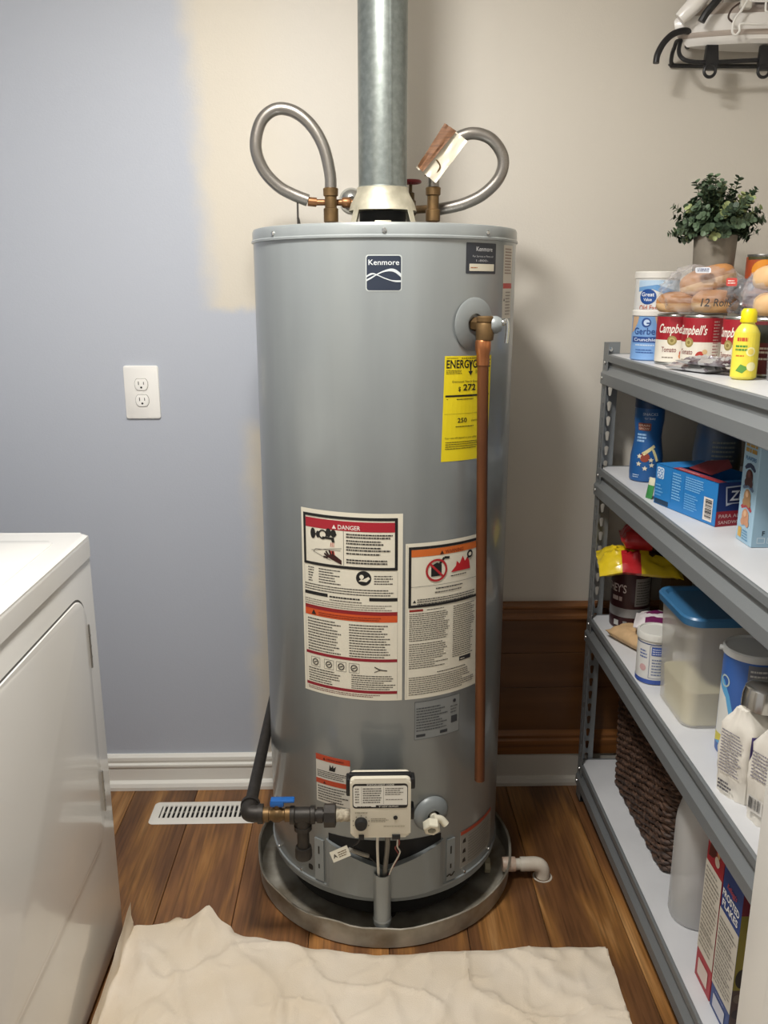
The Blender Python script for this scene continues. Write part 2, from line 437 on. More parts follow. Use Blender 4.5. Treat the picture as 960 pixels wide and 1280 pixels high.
# ---------------------------------------------------------------- ceiling lamp (above the view)
t = thing('ceiling_lamp', 'round white flush ceiling lamp on the ceiling', 'lamp', (LAMP[0], LAMP[1], CEIL))
MB().lathe([(.15, 0), (.155, -.012), (.145, -.022), (.12, -.024)], (LAMP[0], LAMP[1], CEIL), 40).build('base', WHITE, t)
gm = bpy.data.materials.new('lamp_glass'); gm.use_nodes = True
gb = gm.node_tree.nodes['Principled BSDF']; gb.inputs['Emission Color'].default_value = (1, .95, .87, 1); gb.inputs['Emission Strength'].default_value = 6
MB().lathe([(.14, -.024), (.135, -.038), (.11, -.052), (.06, -.062), (.0001, -.064)], (LAMP[0], LAMP[1], CEIL), 40, cap=False).build('glass_shade', gm, t)

# ================================================================ WATER HEATER
HX, HY, R = 0.044, 1.9, 0.2736
HT = 1.515
hm = lambda a, z, rot=0.0, off=0.0: cylmap(HX, HY, R + off, a, z, rot)
JAC = mat('grey_enamel', '#8f9494', .29, 0.15, var=.05, vscale=5, stretch=(3, 3, .4), coat=.3)
JAC2 = mat('grey_enamel_panel', '#868b8b', .4, 0.1, var=.04)
GALV = mat('galvanized_steel', '#a3abab', .36, .8, col2='#7d8686', vscale=30, vdetail=2)
DARK = mat('black_interior', '#0c0c0c', .8)
BRASS = mat('aged_brass', '#71593a', .48, .7, var=.25, vscale=40)
COPPER = mat('copper_pipe', '#7a4c2e', .45, .6, col2='#5c3822', vscale=12, stretch=(1, 1, .3))
IRON = mat('black_iron_pipe', '#37332f', .5, .45, var=.2, vscale=50)
STEEL = mat('bright_steel', '#c9cbc9', .25, .95)
BLKP = mat('black_plastic', '#1b1b1c', .45)
CREAM = mat('cream_plastic', '#ddd6c2', .4)
wh = thing('water_heater', 'tall grey gas water heater covered in warning stickers standing in a round metal pan', 'water heater', (HX, HY, .03))
MB().lathe([(R - .012, .088), (R - .002, .090), (R, .094), (R, 1.488)], (HX, HY, 0), 96).build('jacket', JAC, wh)
MB().lathe([(R - .035, .034), (R - .035, .09)], (HX, HY, 0), 64).build('base_ring', mat('dark_base', '#1d1c1a', .8), wh)  # near-black ring filling the gap below the jacket
# bottom bead band
MB().lathe([(R, .104), (R + .003, .106), (R + .003, .112), (R, .114)], (HX, HY, 0), 96, cap=False).build('bottom_band', JAC2, wh)
cap = MB().lathe([(R + .0005, 1.4875), (R + .0035, 1.4885), (R + .0035, 1.492), (R + .0015, 1.494), (R + .0015, 1.509), (R - .001, 1.514), (R - .008, 1.5155), (.06, 1.5155)], (HX, HY, 0), 96, cap=False)
cap.add([(HX + .0605 * math.cos(2 * PI * k / 24), HY + .0605 * math.sin(2 * PI * k / 24), 1.5154) for k in range(24)], [list(range(24))])
cap.build('top_cap', JAC, wh)
def out(a, r, z):  # point at angle a on radius r about the heater axis
    a = math.radians(a); return (HX + r * math.sin(a), HY - r * math.cos(a), z)
def nrm(a): a = math.radians(a); return Vector((math.sin(a), -math.cos(a), 0))
for a in (-52, -1.5, 43.5):
    MB().lathe([(.0045, 0), (.0045, .002), (.003, .0035), (.0001, .004)], out(a, R + .001, 1.5005), 12, 0, nrm(a)).build('screw', STEEL, wh)
# --- brand badge
d = Decal(hm(-8.2, 1.396), .008)
w = .0625; h = .0605
d.rr(-.0018, -.0018, w + .0018, h + .0018, .005, '#b9bebb', 1); d.rr(0, 0, w, h, .0045, '#232c3c', 2)
d.text('Kenmore', .0035, .0445, .0135, '#d6dadb', 3, fit=w - .007, bold=.004)
def swoosh(pts, ws):
    P = catmull([Vector((x * w, y * h, 0)) for x, y in pts], 6); n = len(P)
    for i in range(n - 1):
        t0 = i / (n - 1) * (len(ws) - 1); t1 = (i + 1) / (n - 1) * (len(ws) - 1)
        f = lambda t: ws[min(int(t), len(ws) - 2)] + (ws[min(int(t) + 1, len(ws) - 1)] - ws[min(int(t), len(ws) - 2)]) * (t - min(int(t), len(ws) - 2))
        a, b = P[i], P[i + 1]; p, q = f(t0) * h / 2, f(t1) * h / 2
        d.poly([(a.x, a.y - p), (b.x, b.y - q), (b.x, b.y + q), (a.x, a.y + p)], '#c3c8ca', 3)
swoosh([(0, .29), (.15, .37), (.3, .46), (.5, .55), (.7, .59), (.85, .55), (1, .43)], [.055, .05, .035, .045, .08, .10, .11])
swoosh([(0, .40), (.1, .46), (.2, .48), (.32, .44), (.5, .36), (.7, .29), (.85, .265), (1, .265)], [.05, .06, .04, .03, .03, .03, .05, .05])
d.build('brand_badge', wh, label='dark blue badge with white brand lettering and wave')
# --- dark service sticker
d = Decal(hm(32.2, 1.426), .008); w = math.radians(17.6) * R; h = .056
d.rr(0, 0, w, h, .002, '#2c3038', 1)
d.text('Kenmore', w / 2 + .006, .041, .0115, '#d0d2d2', 2, fit=.046, bold=.004, align='c')
d.text('For Service or Parts call', w / 2 + .003, .030, .005, '#b8babb', 2, fit=.058, align='c'); d.text('1-800-', w / 2, .022, .0055, '#b8babb', 2, fit=.034, align='c')
d.rr(.008, .005, w - .006, .018, .001, '#d9d3bf', 2); d.lines(.011, .0095, .030, .0135, 1, '#a66a3a', 3)
d.build('service_sticker', wh, label='small dark sticker below the lid')
# --- side strip label
d = Decal(hm(56.6, 1.341), .008); w = .051; h = .140
d.rect(0, 0, w, h, '#c9c3b6', 1); d.lines(.006, .085, w - .006, h - .004, 9, '#8a7468', 2); d.rect(.001, .058, w - .001, .068, '#b6413a', 2)
d.lines(.014, .006, w - .006, .054, 8, '#8b8276', 2); d.poly([(.004, .034), (.011, .034), (.0075, .040)], '#2a2a2a', 2)
d.build('side_label', wh)
# --- yellow energy label
d = Decal(hm(23.2, 1.2755, -.024), .010); w = .122; h = -.203
Y = '#e6d11a'; K = '#17160f'; Kf = '#6b6212'
d.rect(0, h, w, 0, Y, 1)
d.rect(.004, -.0045, .030, -.0035, Kf, 2); d.lines(.038, -.006, .085, -.002, 1, Kf, 2)
d.text('ENERG', .004, -.0225, .0215, K, 2, fit=.052, bold=.022); d.text('GUIDE', .0665, -.0225, .0215, K, 2, fit=.052, bold=.022)
d.poly([(.0565, -.008), (.0600, -.008), (.0615, -.013), (.0630, -.008), (.0665, -.008), (.0630, -.018), (.0630, -.030), (.0600, -.030), (.0600, -.018)], K, 2)
d.poly([(.0555, -.029), (.0675, -.029), (.0615, -.0375)], K, 2)
d.lines(.004, -.034, .045, -.0255, 3, Kf, 2); d.lines(.074, -.034, .118, -.0255, 3, Kf, 2)
d.text('Estimated Yearly Energy Cost', .061, -.0505, .006, '#3a3510', 2, fit=.085, align='c')
d.text('$', .033, -.0665, .0115, K, 2, bold=.02); d.text('272', .0445, -.0655, .0165, K, 2, fit=.032, bold=.022)
d.rect(.004, -.0775, .118, -.0740, K, 2); d.rect(.007, -.0825, .010, -.0812, '#3a3510', 2); d.lines(.030, -.084, .080, -.080, 1, '#3a3510', 2)
d.rect(.003, -.1105, .119, -.1100, Kf, 2)
d.text('250', .034, -.1275, .0125, K, 2, fit=.023, bold=.02); d.text('therms', .068, -.1265, .0065, '#3a3510', 2, fit=.019)
d.lines(.030, -.137, .085, -.133, 1, '#3a3510', 2)
d.text('Your cost will depend on your utility rates and use', .006, -.1590, .0055, '#3a3510', 2, fit=.108)
d.lines(.008, -.180, .112, -.163, 4, Kf, 2, rag=.4)
d.build('energy_label', wh, label='bright yellow energy cost label')
# --- danger / lighting instruction label (left)
def tri(d, x, y, s, h, L): d.poly([(x, y), (x + s, y), (x + s / 2, y + s * .9)], h, L)
C1 = '#e3ddca'; K = '#1a1918'
d = Decal(hm(-39.2, .5765), .010); w = math.radians(45.4) * R; h = .398
d.rect(0, 0, w, h, C1, 1)
F = lambda t: h * (1 - t)
d.frame(.006, F(.292), w - .010, F(.022), .0058, K, 3); d.rect(.0118, F(.095), w - .0158, F(.045), '#a8202e', 2)
tri(d, .074, F(.088), .009, '#eee8dd', 3); d.text('DANGER', .087, F(.088), .0125, '#eee8dd', 3, fit=.046, bold=.01)
sx = .098
d.rect(sx, F(.275), sx + .0008, F(.095), '#3b3833', 2)
# tap and scalding hand pictogram
d.disc(.030, F(.125), .006, K, 3, ry=.011); d.disc(.042, F(.127), .0045, K, 3, ry=.007); d.line([(.028, F(.127)), (.046, F(.127))], .003, K, 3)
d.ring(.053, F(.125), .010, .003, K, 3); d.poly([(.052, F(.135)), (.078, F(.135)), (.080, F(.160)), (.074, F(.160)), (.072, F(.147)), (.052, F(.145))], K, 3)
d.disc(.066, F(.112), .006, K, 3, ry=.009); d.disc(.077, F(.114), .006, K, 3, ry=.008); d.line([(.060, F(.118)), (.084, F(.118))], .003, K, 3)
for k in range(3): d.line([(.0715 + k * .003, F(.162)), (.0705 + k * .0035, F(.185))], .0012, '#c0503f', 3)
d.line([(.026, F(.215)), (.070, F(.195)), (.094, F(.188))], .0009, '#4b463f', 3); d.line([(.070, F(.255)), (.031, F(.220)), (.036, F(.205)), (.092, F(.199))], .0009, '#4b463f', 3)
d.poly([(.062, F(.238)), (.070, F(.222)), (.080, F(.226)), (.094, F(.250)), (.094, F(.272)), (.074, F(.252))], '#3a1714', 3)
for a, b in (((.064, F(.236)), (.056, F(.222))), ((.066, F(.230)), (.060, F(.210))), ((.071, F(.226)), (.067, F(.203))), ((.076, F(.228)), (.075, F(.206))), ((.064, F(.243)), (.054, F(.240)))): d.line([a, b], .0036, '#2a1210', 3)
d.poly([(.069, F(.205)), (.078, F(.205)), (.080, F(.225)), (.070, F(.225))], '#b7473b', 2)
for k, n in enumerate((2, 2, 2, 1, 2)):
    yt = F(.103 + k * .033); d.lines(sx + .006, yt - n * .0056, w - .020, yt, n, '#2c2a27', 3, rag=.3, fill=.5)
# middle block
d.lines(.016, F(.385), .036, F(.300), 6, '#4b4842', 2, rag=.6); d.lines(.042, F(.385), .095, F(.300), 6, '#4b4842', 2, rag=.4)
d.disc(.139, F(.335), .0155, K, 2); d.disc(.135, F(.328), .0045, C1, 3); d.poly([(.129, F(.352)), (.135, F(.338)), (.142, F(.352))], C1, 3); d.poly([(.136, F(.352)), (.139, F(.340)), (.149, F(.326)), (.152, F(.336)), (.145, F(.354))], C1, 3)
d.lines(.160, F(.368), w - .018, F(.315), 4, '#4b4842', 2)
d.lines(.007, F(.430), w - .016, F(.390), 3, '#4b4842', 2, rag=.2)
d.rect(.006, F(.455), .062, F(.437), K, 2); d.rect(.150, F(.455), w - .010, F(.437), K, 2); d.lines(.066, F(.457), .147, F(.440), 1, K, 2, fill=.5); d.lines(.066, F(.472), .147, F(.458), 1, '#6b665c', 2)
d.lines(.007, F(.508), w - .014, F(.473), 3, '#8a8477', 2)
d.rect(.006, F(.532), w - .010, F(.512), '#8f1f22', 2); d.rect(.006, F(.568), w - .010, F(.532), '#cf5423', 2); tri(d, .022, F(.562), .012, '#2a1a12', 3); d.lines(.040, F(.562), w - .03, F(.540), 2, '#8a2f16', 3, rag=.15)
d.lines(.012, F(.765), .092, F(.578), 12, '#4f4b44', 2, rag=.35); d.lines(.108, F(.765), w - .014, F(.580), 13, '#4f4b44', 2, rag=.3)
d.rect(.006, F(.785), w - .010, F(.769), '#8f1f2c', 2)
for x in (.030, .062, .090, .118): d.frame(x - .011, F(.853), x + .011, F(.800), .0007, '#4f4b44', 2); d.ring(x, F(.826), .0075, .002, '#2f2c28', 3, 12); d.line([(x - .004, F(.83)), (x + .004, F(.822))], .002, '#2f2c28', 3)
d.line([(.160, F(.812)), (.172, F(.828)), (.186, F(.832))], .002, '#2f2c28', 3); d.line([(.160, F(.842)), (.174, F(.826))], .0015, '#2f2c28', 3)
d.lines(.012, F(.942), .090, F(.858), 6, '#4f4b44', 2, rag=.3); d.lines(.112, F(.942), w - .014, F(.858), 7, '#4f4b44', 2, rag=.3)
d.rect(.006, F(.962), w - .010, F(.946), '#8f1f2c', 2); d.lines(.010, F(.985), w - .016, F(.966), 2, '#7a4a42', 2)
for xx in (.006, w - .0103): d.rect(xx, F(.99), xx + .0004, F(.30), '#8b8577', 2)
d.build('danger_label', wh, label='large cream danger label with red band and lighting instructions')
# --- flammable vapours label (right)
d = Decal(hm(7.4, .5765), .010); w = math.radians(37.2) * R; h = .336
d.rect(0, 0, w, h, C1, 1)
d.frame(.006, F(.402), w - .003, F(.022), .0055, K, 3); d.rect(.0115, F(.085), w - .0085, F(.040), '#cf6a2a', 2); tri(d, .072, F(.082), .009, '#3a1a10', 3); d.text('WARNING', .084, F(.080), .0105, '#7a2a14', 3, fit=.044, bold=.01)
d.poly([(.053, F(.215)), (.076, F(.215)), (.076, F(.145)), (.066, F(.130)), (.053, F(.145))], K, 3); d.line([(.072, F(.14)), (.082, F(.105)), (.094, F(.108))], .005, K, 3)
d.ring(.065, F(.178), .024, .0045, '#b0242a', 4); d.line([(.049, F(.130)), (.081, F(.226))], .0045, '#b0242a', 4)
d.poly([(.098, F(.205)), (.110, F(.170)), (.112, F(.140)), (.119, F(.160)), (.127, F(.115)), (.133, F(.150)), (.140, F(.125)), (.145, F(.155)), (.148, F(.205))], '#c0252b', 3)
d.disc(.146, F(.112), .008, K, 4); d.line([(.140, F(.135)), (.152, F(.105))], .004, K, 4); d.disc(.146, F(.112), .004, C1, 5)
d.lines(.098, F(.235), .148, F(.218), 1, '#5b564d', 3); d.rect(.0115, F(.272), w - .0085, F(.270), '#3b3833', 3)
d.lines(.064, F(.300), .130, F(.282), 1, '#2f2c28', 3); d.lines(.062, F(.325), .140, F(.306), 1, '#5b564d', 3); tri(d, .015, F(.372), .007, K, 3); d.lines(.024, F(.388), w - .011, F(.345), 3, '#3b3833', 3, rag=.1)
d.rect(.008, F(.428), .037, F(.414), '#8f2a22', 2); d.lines(.045, F(.426), .085, F(.416), 1, '#3b3833', 2)
d.lines(.008, F(.620), .098, F(.435), 14, '#5b564d', 2, rag=.15); d.lines(.008, F(.800), .096, F(.630), 12, '#6b665c', 2, rag=.4)
d.lines(.106, F(.765), w - .012, F(.420), 25, '#6b665c', 2, rag=.2)
d.rect(.124, F(.800), .156, F(.772), '#26252a', 2); d.lines(.127, F(.796), .140, F(.778), 1, '#cfc9b8', 3)
d.lines(.070, F(.845), .150, F(.830), 1, '#5b564d', 2); d.lines(.008, F(.975), w - .010, F(.850), 9, '#6b665c', 2, rag=.25)
d.rect(.003, F(.99), .0034, F(.01), '#8b8577', 2)
d.build('flammable_label', wh, label='cream flammable vapours warning label with orange band')
# --- rating plate
d = Decal(hm(11.8, .482), .010); w = math.radians(22.4) * R; h = .087
d.rect(0, 0, w, h, '#898c8a', 1); d.frame(0, 0, w, h, .0008, '#55585a', 2)
d.lines(.004, .018, .078, h - .012, 9, '#4d5052', 2, rag=.3); d.rect(.004, .006, .024, .012, '#33363a', 2); d.rect(.058, .006, .076, .013, '#33363a', 2)
d.disc(w - .014, h - .013, .004, '#2f3236', 2); d.rect(w - .022, .024, w - .006, .040, '#3c3f42', 2); d.lines(w - .024, .046, w - .004, .066, 3, '#5a5d5f', 2)
d.build('rating_plate', wh, label='grey rating plate under the warning labels')
# --- small warning label lower left
d = Decal(hm(-34, .3175), .008); w = math.radians(17.2) * R; h = .115
d.rect(0, 0, w, h, '#d5d0c4', 1); d.rect(0, h - .014, w, h, '#bf4a2c', 2); tri(d, .018, h - .011, .007, '#5a1f14', 3); d.lines(.028, h - .011, w - .014, h - .003, 1, '#7a2a1a', 3)
d.poly([(.033, h - .034), (.035, h - .019), (.039, h - .026), (.043, h - .018), (.044, h - .026), (.050, h - .021), (.047, h - .034)], K, 2)
d.lines(.003, h - .054, w - .003, h - .036, 4, '#4f4b44', 2); d.rect(0, h - .070, w, h - .058, '#bf4a2c', 2); tri(d, .018, h - .068, .007, '#5a1f14', 3); d.lines(.004, .004, w - .004, h - .073, 6, '#4f4b44', 2)
d.build('burn_label', wh, label='small white label with two orange-red bands')
# --- lower right label
d = Decal(hm(36.8, .132), .008); w = math.radians(27) * R; h = .094
d.rect(0, 0, w, h, '#8d8b84', 1); d.rect(0, h - .010, w, h, '#a8442c', 2); d.frame(0, 0, w, h, .001, '#b7b5ae', 2)
for y in (.062, .036, .012): d.poly([(.007, y), (.018, y), (.016, y + .012), (.009, y + .008)], '#24221f', 2)
d.lines(.026, .006, w - .008, h - .016, 10, '#77746c', 2); d.build('clearance_label', wh)
# --- draft hood
dh = MB().lathe([(.069, 1.556), (.071, 1.554), (.066, 1.570), (.057, 1.585), (.0535, 1.593), (.0535, 1.600), (.050, 1.600)], (HX - .004, HY, 0), 40, cap=False)
HOOD = mat('weathered_galvanized', '#c9c3ae', .45, .35, col2='#a39d8a', vscale=25)
ho = dh.build('draft_hood', HOOD, wh)
for a in (-50, 50, 130, 230):
    p = nrm(a); q = Vector((-p.y, p.x, 0)); c = Vector((HX - .004, HY, 0))
    lg = MB(); vs = []
    for s, r0, z in ((-1, .083, 1.5155), (1, .083, 1.5155), (1, .0695, 1.558), (-1, .0695, 1.558)):
        for tt in (0, .0015): vs.append(c + p * (r0 + tt) + q * (s * .008) + Vector((0, 0, z)))
    lg.add(vs, [[0, 2, 4, 6], [1, 7, 5, 3], [0, 1, 3, 2], [2, 3, 5, 4], [4, 5, 7, 6], [6, 7, 1, 0]]).build('hood_leg', HOOD, ho)
MB().lathe([(.048, 1.5156), (.048, 1.553), (.02, 1.556)], (HX - .004, HY, 0), 24).build('hood_throat', DARK, wh)
b = MB().box(HX - .022, HX + .012, HY - .072, HY - .060, 1.5156, 1.532, .002); b.build('baffle_tab', HOOD, wh)
# --- relief valve
a = 37.2; p = out(a, R, 1.333); n = nrm(a)
TP = MB().lathe([(.050, 0), (.050, .001), (.045, .004), (.020, .0055), (.020, .002)], p, 40, 0, n, cap=False)
TP.build('relief_escutcheon', JAC2, wh)
tp = MB(); c = Vector(p) + n * .030
tp.cyl(p, c + n * .006, .0135, 6); tp.lathe([(.012, 0), (.0165, .002), (.0175, .012), (.0165, .030), (.0150, .034), (.0165, .036), (.0165, .044), (.014, .046)], c - Vector((0, 0, .030)), 20)
tv = tp.build('relief_valve', BRASS, wh)
side = Vector((math.cos(math.radians(a)), math.sin(math.radians(a)), 0)); sd = (side * .8 + n * .6).normalized()
MB().lathe([(.0145, .010), (.0165, .014), (.0165, .022), (.012, .030), (.0001, .033)], c, 20, 0, sd).build('valve_bonnet', JAC2, tv)
lv = MB(); q = c + sd * .034
lv.tube([q + Vector((0, 0, .006)), q + sd * .006 + Vector((0, 0, .008)), q + sd * .009 + Vector((0, 0, -.006)), q + sd * .007 + Vector((0, 0, -.034))], .0035, 8); lv.sphere(q + Vector((0, 0, .004)), .006, 10, 8)
lv.build('test_lever', STEEL, tv)
# --- gas control valve
gv = MB(); gx0, gx1, gz0, gz1, gy = -.034, .089, .311, .446, 1.545
g = MB().prism(rrect(gx0, gz0, gx1, gz1, .010), lambda a_, b_, d_: (a_, d_, b_), 1.578, gy, .005)
gvo = g.build('gas_control', CREAM, wh)
gk = MB(); gk.box(gx0 + .012, gx1 - .012, 1.575, 1.632, gz0 + .02, gz1 - .045, .006); gk.box(gx0 - .002, gx1 + .001, 1.556, 1.568, gz1 - .010, gz1 + .003, .002); gk.box(gx1 - .004, gx1 + .008, 1.553, 1.580, gz0 + .034, gz0 + .062, .003); gk.box(gx1 - .004, gx1 + .009, 1.553, 1.580, gz1 - .030, gz1 - .006, .003); gk.box(gx0 - .008, gx0 + .004, 1.553, 1.580, gz1 - .045, gz1 - .006, .003)
gk.build('valve_housing', BLKP, gvo)
gf = planemap((gx0, gy, gz0), (1, 0, 0), (0, 0, 1)); d = Decal(gf); w = gx1 - gx0; h = gz1 - gz0
d.rr(.005, .068, w - .006, h - .011, .007, K, 1); d.rr(.0065, .0715, w - .0075, h - .0155, .006, '#e9e6da', 2); d.rect(.016, h - .0155, w - .018, h - .011, K, 2.5)
d.text('STATUS LIGHT CODE', w / 2, h - .0148, .0052, '#e9e6da', 3, fit=.055, bold=.01, align='c'); d.rect(.052, .0695, w - .008, .0755, K, 3); d.text("'F' HOT OUTLET", .058, .0708, .0045, '#e9e6da', 4, fit=.040, bold=.01)
d.lines(.014, .0700, .044, .0750, 1, '#33302c', 3); d.lines(.010, .080, .020, h - .019, 6, '#7a766c', 3); d.lines(.026, .080, .064, h - .019, 7, '#5a564e', 3, rag=.1); d.lines(.071, .098, w - .012, h - .019, 4, '#7a766c', 3); d.lines(.072, .086, w - .016, .092, 1, '#8f8b80', 3, fill=.3)
for x in (.023, .0675): d.rect(x, .078, x + .0006, h - .018, '#8f8b80', 3)
d.lines(.010, .056, .036, .061, 1, '#9a927e', 2); d.lines(.042, .036, .080, .046, 3, '#8f8672', 2); d.lines(.068, .024, w - .010, .029, 1, '#b3aa94', 2)
for k in range(7):
    t_ = math.radians(200 - k * 37); d.disc(.022 + .0165 * math.cos(t_), .035 + .0165 * math.sin(t_), .0014, '#8f8672', 2, 8)
d.build('control_print', gvo)
MB().lathe([(.013, 0), (.013, .006), (.0115, .012), (.010, .013), (.0001, .0125)], (gx0 + .022, gy, gz0 + .035), 24, 0, (0, -1, 0)).build('temperature_knob', BLKP, gvo)
MB().lathe([(.0045, 0), (.0042, .002), (.0001, .003)], (gx0 + .092, gy, gz0 + .046), 14, 0, (0, -1, 0)).build('status_light', BLKP, gvo)
for x0, x1 in ((.017, .028), (.085, .102)): MB().box(gx0 + x0, gx0 + x1, gy - .003, gy + .02, gz0 - .004, gz0 + .007, .001).build('connector', BLKP, gvo)
# --- drain valve
a = 20.2; p = out(a, R, .300); n = nrm(a)
MB().lathe([(.041, 0), (.040, .003), (.034, .010), (.020, .014), (.014, .014)], p, 32, 0, n, cap=False).build('drain_escutcheon', JAC2, wh)
PLW = mat('aged_white_plastic', '#e2dcc6', .45)
dv = MB(); c = Vector(p); side = Vector((math.cos(math.radians(a)), math.sin(math.radians(a)), 0))
dv.cyl(c, c + n * .030, .0085, 16); q = c + n * .030 + Vector((-.008, 0, .006))
fo = Vector((0, -.94, -.34)).normalized()
dv.lathe([(.014, 0), (.0185, .003), (.0185, .020), (.016, .022), (.0095, .022), (.0095, .010), (.0001, .010)], q - Vector((.004, 0, .008)), 6, 0, fo, cap=False)
dv.tube([q, q + side * .018 + Vector((0, 0, -.006)), q + side * .030 + Vector((0, -.006, -.018))], .008, 12)
dvo = dv.build('drain_valve', PLW, wh)
MB().lathe([(.0094, .0105), (.0001, .0106)], q - Vector((.004, 0, .008)), 16, 0, fo, cap=False).build('outlet_bore', DARK, dvo)
# --- burner access panel and wire channel
def curved_plate(mb, a0, a1, zf0, zf1, r0, r1, n=28, mi=0):
    vs = []; fs = []
    for k in range(n + 1):
        t_ = k / n; a_ = a0 + (a1 - a0) * t_
        for r_, z_ in ((r0, zf0(t_)), (r1(t_) if callable(r1) else r1, zf0(t_)), (r1(t_) if callable(r1) else r1, zf1(t_)), (r0, zf1(t_))): vs.append(out(a_, r_, z_))
    for k in range(n):
        for j in range(4): fs.append([k * 4 + j, (k + 1) * 4 + j, (k + 1) * 4 + (j + 1) % 4, k * 4 + (j + 1) % 4])
    fs.append([0, 1, 2, 3]); fs.append([n * 4 + 3, n * 4 + 2, n * 4 + 1, n * 4])
    return mb.add(vs, fs, mi, False)
bul = lambda t_: R + .004 + .012 * math.sin(PI * t_) ** .6
curved_plate(MB(), -29, 26.5, lambda t_: .112, lambda t_: .230 - .046 * (1 - abs(2 * t_ - 1)), R - .001, bul).build('access_panel', JAC2, wh)
curved_plate(MB(), -28, 25.5, lambda t_: .175, lambda t_: .245, R - .004, R + .0006).build('access_opening', DARK, wh)
for a0, a1, nm in ((-35.5, -30.5, 1), (28.5, 33.0, 2)):
    curved_plate(MB(), a0, a1, lambda t_: .118, lambda t_: .222, R - .001, R + .0035, 4).build('side_flange', JAC2, wh)
    am = (a0 + a1) / 2
    for y0_, y1_ in ((.055, .075), (.018, .030)):
        d = Decal(hm(am, .13, 0, .0036), .01); d.rr(-.002, y0_, .002, y1_, .0015, '#141414', 1); d.build('slot', wh)
d = Decal(hm(-37.5, .132), .01); d.rr(-.012, 0, .001, .014, .004, '#0f0f0f', 1); d.build('sight_hole', wh)
d = Decal(hm(28.8, .118, 0, .0038), .01); d.line([(-.001, .012), (.006, .016), (.012, .010), (.020, .018)], .004, '#141414', 1); d.build('latch_slot', wh)
for a in (-67, -45, 40, 62):
    MB().lathe([(.0035, 0), (.003, .0025), (.0001, .003)], out(a, R + .0, .118), 10, 0, nrm(a)).build('screw', STEEL, wh)
tx, ty = HX - .0115, HY - R - .022
ch = MB(); n = 18; vs = []
for z_ in (.052, .180):
    for rr_ in (.019, .0165):
        for k in range(n + 1):
            a_ = PI * (1 + k / n); vs.append((tx + rr_ * math.cos(a_), ty + rr_ * math.sin(a_) * 1.05 + .006, z_))
m_ = n + 1; fs = []
for k in range(n):
    fs += [[k, k + 1, 2 * m_ + k + 1, 2 * m_ + k], [m_ + k + 1, m_ + k, 3 * m_ + k, 3 * m_ + k + 1], [k + 1, k, m_ + k, m_ + k + 1], [2 * m_ + k, 2 * m_ + k + 1, 3 * m_ + k + 1, 3 * m_ + k]]
ch.add(vs, fs, 0, True); ch.lathe([(.0195, .060), (.0205, .062), (.0205, .066), (.0195, .068)], (tx, ty + .006, 0), 24, 0, None, False, PI, 2 * PI); ch.lathe([(.017, .052), (.0165, .053)], (tx, ty + .006, 0), 24)
cho = ch.build('wire_channel', JAC, wh)
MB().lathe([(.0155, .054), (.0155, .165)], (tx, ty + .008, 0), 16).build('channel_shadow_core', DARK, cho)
wz = gz0 + .004
for pts, r_, m_, nm in (
    ([(tx - .010, 1.560, wz), (tx - .011, 1.575, .27), (tx - .009, 1.598, .20), (tx - .007, ty, .165)], .0030, mat('white_wire', '#d8d4c8', .5), 'wire'),
    ([(tx + .010, 1.560, wz), (tx + .010, 1.572, .27), (tx + .006, 1.600, .20), (tx + .004, ty, .165)], .0055, mat('grey_gas_tube', '#77746e', .4, .6), 'pilot_tube'),
    ([(tx + .030, 1.558, wz), (tx + .034, 1.56, .285), (tx + .026, 1.575, .265), (tx + .034, 1.578, .245), (tx + .026, 1.59, .215), (tx + .010, ty, .17)], .0016, mat('red_wire', '#8a3a34', .5), 'wire'),
    ([(tx + .033, 1.558, wz), (tx + .030, 1.56, .280), (tx + .036, 1.572, .255), (tx + .022, 1.59, .21), (tx + .012, ty, .17)], .0016, mat('white_wire', '#d8d4c8', .5), 'wire'),
    ([(gx0 + .022, 1.552, wz - .004), (gx0 + .014, 1.565, .285), (gx0 + .004, 1.58, .265), (gx0 + .030, 1.598, .235), (tx - .006, ty - .002, .20)], .0018, BLKP, 'wire'),
    ([(gx0 - .004, 1.575, .262), (gx0 + .016, 1.588, .244), (gx0 + .036, 1.600, .228)], .0045, mat('grey_sleeve', '#8f8c83', .5), 'wire_sleeve')):
    MB().tube(pts, r_, 8).build(nm, m_, wh)
tg = planemap((gx0 - .036, 1.565, .238), (.90, 0, .42), (-.36, .15, .90)); d = Decal(tg); d.rect(0, 0, .040, .024, '#ddd8c6', 1); d.text('A', .004, .008, .012, K, 2, bold=.02); d.lines(.016, .005, .036, .019, 3, '#6b5a3a', 2)
d.rect(0, 0, .040, .024, '#ddd8c6', -1); d.build('wire_tag', wh)

# ================================================================ FLUE, HOSES, PIPES
flm = bpy.data.materials.new('spangled_zinc'); flm.use_nodes = True; nt = flm.node_tree; b = nt.nodes['Principled BSDF']
tcn = nt.nodes.new('ShaderNodeTexCoord'); vo = nt.nodes.new('ShaderNodeTexNoise'); vo.inputs['Scale'].default_value = 90; vo.inputs['Detail'].default_value = 3
nt.links.new(tcn.outputs['Object'], vo.inputs['Vector']); rp = nt.nodes.new('ShaderNodeValToRGB'); rp.color_ramp.elements[0].position = .35; rp.color_ramp.elements[1].position = .7
rp.color_ramp.elements[0].color = srgb('#7d8380'); rp.color_ramp.elements[1].color = srgb('#8e9591')
nt.links.new(vo.outputs['Fac'], rp.inputs[0]); nt.links.new(rp.outputs[0], b.inputs['Base Color']); b.inputs['Metallic'].default_value = .75; b.inputs['Roughness'].default_value = .38
fl = thing('flue_pipe', 'straight galvanized metal flue pipe rising from the water heater', 'pipe', (HX - .004, HY, 1.600))
MB().lathe([(.0500, 1.597), (.0500, CEIL)], (HX - .004, HY, 0), 48, cap=False).build('pipe', flm, fl)
